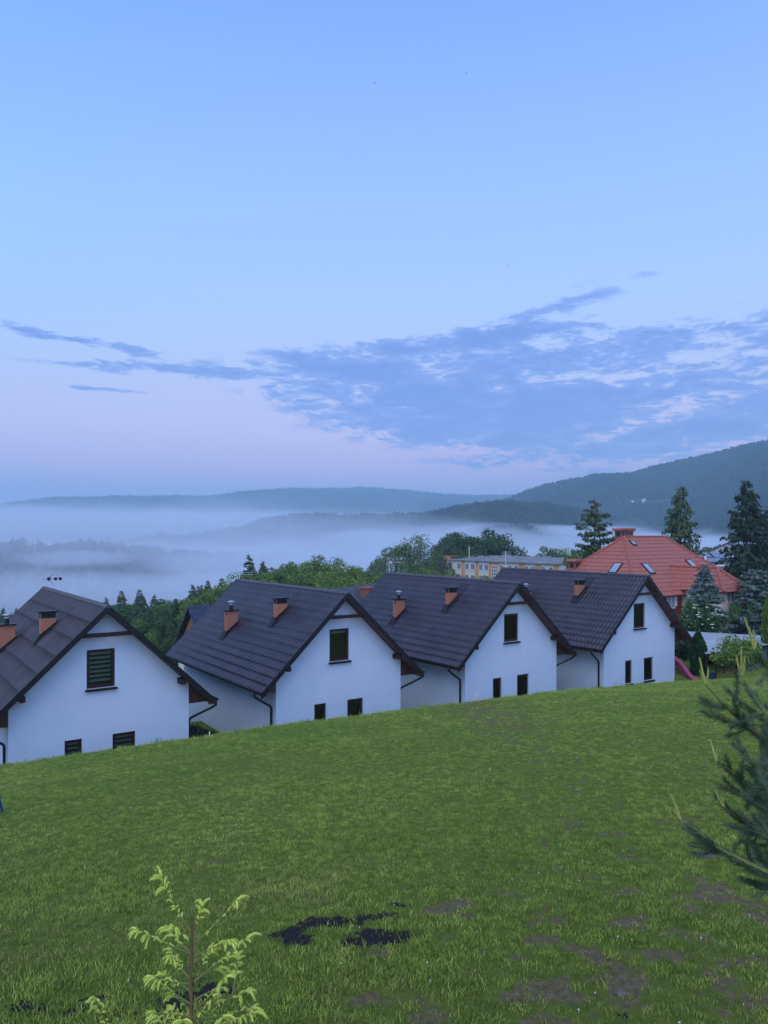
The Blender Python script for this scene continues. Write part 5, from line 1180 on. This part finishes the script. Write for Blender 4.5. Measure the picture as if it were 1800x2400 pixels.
# ------------------------------------------------------------------ pine boughs reaching in from the right
M['pine_needle'] = pmat('pine_needle', [(.040, .078, .045), (.065, .115, .058), (.10, .15, .072)], scale=10, rough=.5, spec=.35)
M['candle'] = pmat('pine_candle', [(.30, .34, .075), (.42, .43, .13)], scale=30, rough=.6)
def pine():
    rng = np.random.RandomState(99); Y0 = 4.7
    def zp(x, y, dy=0.0): return at(1500+x*.3614, 1350+y*.3614, Y0+dy)
    tx = (2120-900)/F*Y0; base = Vector((tx, Y0, float(lawn_z(tx, Y0)))); h = thing('young_pine', 'young pine at the right edge with upright yellow green candles', 'tree', base)
    V3 = lambda p: p-base; H = -base.z-.3
    b = MB(); b.tube([(0, 0, -.2), (.03, 0, H*.5), (0, 0, H)], [.06, .042, .012], 9); b.build('trunk', M['bark'], h)
    def bough(path, dy, cand, needle_from=0.0, dens=1.0, twigs=3):
        pts = [V3(zp(x, y, dy*(i/(len(path)-1)-.35))) for i, (x, y) in enumerate(path)]
        last = pts[-1]; tz = last.z - (0 - last.x)*-.12
        pts.append(Vector((0.0, 0.0, last.z - .25*abs(last.x))))
        sm = []
        for i in range(len(pts)-1):
            for k in range(5): sm.append(pts[i].lerp(pts[i+1], k/5))
        sm.append(pts[-1]); n = len(sm); b = MB(); b.tube(sm, [.0042+.011*i/n for i in range(n)], 6); bo = b.build('branch', M['twig'], h)
        cut = sm[int(needle_from*5):max(int(needle_from*5)+4, int(n*.86))]
        ln = sum((cut[i+1]-cut[i]).length for i in range(len(cut)-1)); nd = [needles_along(cut[::-1], int(ln*950*dens), .062, .0010, rng, .62, .003)]
        tw = MB()
        for k in range(twigs):
            i = rng.randint(6, max(7, n-4)); p = sm[i]; T = (sm[i-1]-sm[i]).normalized(); d = (T*.75+Vector(rng.normal(0, .55, 3))+Vector((0, 0, .15))).normalized(); l = min(rng.uniform(.14, .32), .8*(sm[0]-p).length)
            e = p+d*l; md = p.lerp(e, .5)+Vector((0, 0, -.01)); tw.tube([p, md, e], [.004, .0035, .0025], 5, False); nd.append(needles_along([p, md, e], int(l*1250*dens), .058, .0010, rng, .62, .002))
        if tw.v: tw.build('twig', M['twig'], bo)
        v, q = join(nd); no = obj('needles', mesh_np('needles', v, q, M['pine_needle']), bo); no['kind'] = 'stuff'
        if cand:
            cs = []; 
            for (cx, cy, bx, by) in cand:
                a, c = V3(zp(bx, by, -dy*.35)), V3(zp(cx, cy, -dy*.35)); off = Vector((0, rng.uniform(-.02, .02), 0)); md = a.lerp(c, .5)+Vector((rng.uniform(-.004, .004), 0, 0)); r_ = .0068 if (c-a).length > .1 else .006
                cs.append(tube_np([a, a.lerp(md, .5), md+off*.6, c+off], [r_*.9, r_, r_*.85, r_*.45], 7)); cs.append(needles_along([a, md+off*.6, c+off], int((c-a).length*1500), .009, .0008, rng, .75, r_*.7))
            v, q = join(cs); co_ = obj('candle', mesh_np('candle', v, q, M['candle'], True), bo); co_['label'] = 'upright yellow green candles'
    bough([(425,705),(540,830),(680,965),(830,1065)], .3, [(392,532,424,700),(378,606,416,690),(434,590,428,700),(415,640,424,700)], 1.1, .9, 5)
    bough([(664,648),(705,730),(770,830),(850,930)], -.2, [(650,455,660,640),(625,522,652,640),(672,520,664,640),(682,540,668,640),(640,585,660,645)], 1.0, 1.0, 4)
    bough([(735,480),(790,545),(860,620)], .1, [(675,265,738,470),(735,350,748,470),(712,380,740,475),(700,330,735,450)], .3, .8, 3)
    bough([(445,870),(560,935),(690,985),(840,1090)], .5, None, 0, .9, 5)
    bough([(630,820),(720,875),(800,930),(900,1000)], .4, None, 0, 1.1, 5)
    bough([(595,1085),(680,1150),(780,1250),(880,1330)], -.3, [(610,1040,598,1085),(580,1045,592,1085)], .1, 1.1, 6)
    bough([(497,1205),(570,1250),(680,1350),(830,1470)], .2, [(460,1062,492,1195),(490,1120,497,1195),(478,1150,494,1198)], .2, 1.0, 6)
    bough([(545,1500),(640,1570),(760,1630),(860,1690)], .4, [(488,1385,538,1490),(520,1420,545,1492),(505,1440,538,1492)], .1, 1.1, 6)
    bough([(275,1585),(370,1650),(500,1760),(650,1835),(840,1925)], -.3, [(206,1422,262,1575),(232,1490,266,1578),(222,1520,262,1578)], .2, 1.0, 9)
    bough([(500,1360),(600,1390),(720,1460),(860,1540)], .5, None, 0, 1.3, 6)
    bough([(330,1740),(450,1770),(560,1800),(700,1860),(860,1960)], .4, None, 0, 1.0, 6)
    bough([(700,1240),(760,1300),(830,1380)], -.4, [(798,1155,790,1200)], 0, 1.2, 4)
    bough([(640,1960),(720,1985),(850,2020)], .5, None, 0, 1.2, 5)
    for k in range(5):
        y = 1040+k*190; x = 720+rng.uniform(-60, 60); bough([(x, y), (x+70, y+55), (x+190, y+140)], rng.uniform(-.4, .5), None, 0, 1.2, 4)
    bough([(700,1620),(760,1650),(860,1720)], -.4, [(710,1340,705,1400)], 0, 1.3, 6)
pine()

# ------------------------------------------------------------------ air: even haze and the fog lying in the valley (stuff)
def haze():
    m = bpy.data.materials.new('haze_air'); m.use_nodes = True; nt = m.node_tree; nt.nodes.clear()
    o = nt.nodes.new('ShaderNodeOutputMaterial'); v = nt.nodes.new('ShaderNodeVolumePrincipled')
    v.inputs['Color'].default_value = (.58, .84, 1.0, 1); v.inputs['Density'].default_value = HAZE; v.inputs['Anisotropy'].default_value = .0
    nt.links.new(v.outputs[0], o.inputs['Volume'])
    tag(MB().box(-9300, 9300, -80, 9300, -110, 520).build('haze', m), kind='stuff')
HAZE = 2.3e-4
haze()
def fog_material(name, dens, nscale, lo, hi):
    m = bpy.data.materials.new(name); m.use_nodes = True; nt = m.node_tree; nt.nodes.clear(); N = NT(nt)
    o = N.new('ShaderNodeOutputMaterial'); v = N.new('ShaderNodeVolumePrincipled'); v.inputs['Color'].default_value = (.89, .945, 1.0, 1)
    t = N.new('ShaderNodeTexCoord').outputs['Object']; ln = N.new('ShaderNodeVectorMath', operation='LENGTH'); N.put(ln.inputs[0], t)
    edge = N.ss(ln.outputs['Value'], 1.0, .35)
    p = N.new('ShaderNodeNewGeometry').outputs['Position']; mp = N.new('ShaderNodeMapping'); mp.inputs['Scale'].default_value = (nscale, nscale*.8, nscale*3.2); N.put(mp.inputs[0], p)
    n = N.noise(mp.outputs[0], 1.0, 4, .55)
    d = N.m('MULTIPLY', N.ss(N.m('ADD', n, N.m('MULTIPLY', N.m('SUBTRACT', edge, .5), .45)), lo, hi), edge)
    m.cycles.volume_step_rate = .5
    N.put(v.inputs['Density'], N.m('MULTIPLY', d, dens)); nt.links.new(v.outputs[0], o.inputs['Volume'])
    return m
FOGM = {'wisp': fog_material('fog_wisp', .013, 1/60, .36, .60), 'thick': fog_material('fog_thick', .011, 1/150, .34, .58), 'mid': fog_material('fog_mid', .0075, 1/95, .40, .64), 'thin': fog_material('fog_thin', .0052, 1/80, .38, .64), 'far': fog_material('fog_far', .0032, 1/380, .32, .58)}
_fs = MB()
def fog_bank(u, Y, hx, hy, zc, hz, kind, label):
    if 'fog' not in _cache:
        b = MB(); vs = [(0, 0, 1)]; n, k = 24, 12
        for i in range(1, k):
            for j in range(n): th = math.pi*i/k; a = 2*math.pi*j/n; vs.append((math.sin(th)*math.cos(a), math.sin(th)*math.sin(a), math.cos(th)))
        vs.append((0, 0, -1)); e = len(vs)-1
        fs = [(0, 1+j, 1+(j+1) % n) for j in range(n)] + [(1+i*n+j, 1+(i+1)*n+j, 1+(i+1)*n+(j+1) % n, 1+i*n+(j+1) % n) for i in range(k-2) for j in range(n)] + [(e, 1+(k-2)*n+(j+1) % n, 1+(k-2)*n+j) for j in range(n)]
        _cache['fog'] = b.add(vs, fs)
    me = _cache['fog'].mesh('fog_bank', FOGM[kind]); o = obj('fog_bank', me); o.location = ((u-900)/F*Y, Y, zc); o.scale = (hx, hy, hz); tag(o, label, None, None, 'stuff')
fog_bank(150, 3500, 2300, 1100, 10, 160, 'far', 'fog filling the far valley under the long ridge')
fog_bank(950, 3700, 1100, 800, 20, 110, 'far', 'fog under the far ridge')
fog_bank(150, 1250, 820, 240, -50, 56, 'thick', 'fog bank behind the near woods')
fog_bank(1150, 1120, 620, 330, -55, 92, 'thick', 'white fog bank behind the apartment block')
fog_bank(1650, 1150, 480, 330, -55, 85, 'mid', 'fog bank behind the villa')
fog_bank(760, 760, 380, 230, -55, 58, 'thick', 'fog in the valley behind the leafy belt')
fog_bank(120, 440, 300, 110, -44, 36, 'mid', 'fog drifting in front of the near woods')
fog_bank(480, 500, 280, 130, -48, 40, 'mid', 'fog drifting in front of the near woods')
fog_bank(180, 640, 620, 240, -20, 75, 'thin', 'thin mist over the near woods')
_r = random.Random(12)
for k in range(20):          # torn wisps along the ridges' feet and over the woods
    u, Y = _r.choice([(_r.uniform(-50, 620), _r.uniform(420, 760)), (_r.uniform(350, 1100), _r.uniform(1280, 1560)), (_r.uniform(550, 1300), _r.uniform(560, 900)), (_r.uniform(1150, 1800), _r.uniform(1150, 1500))])
    top = {0: 1300, 1: 1235}[int(Y > 1000)] + _r.uniform(-22, 30); hz = Y*_r.uniform(.010, .022)
    fog_bank(u, Y, Y*_r.uniform(.07, .17), Y*_r.uniform(.05, .10), (V0-top)/F*Y - hz*.6, hz, 'wisp', 'torn wisp of fog over the valley woods')
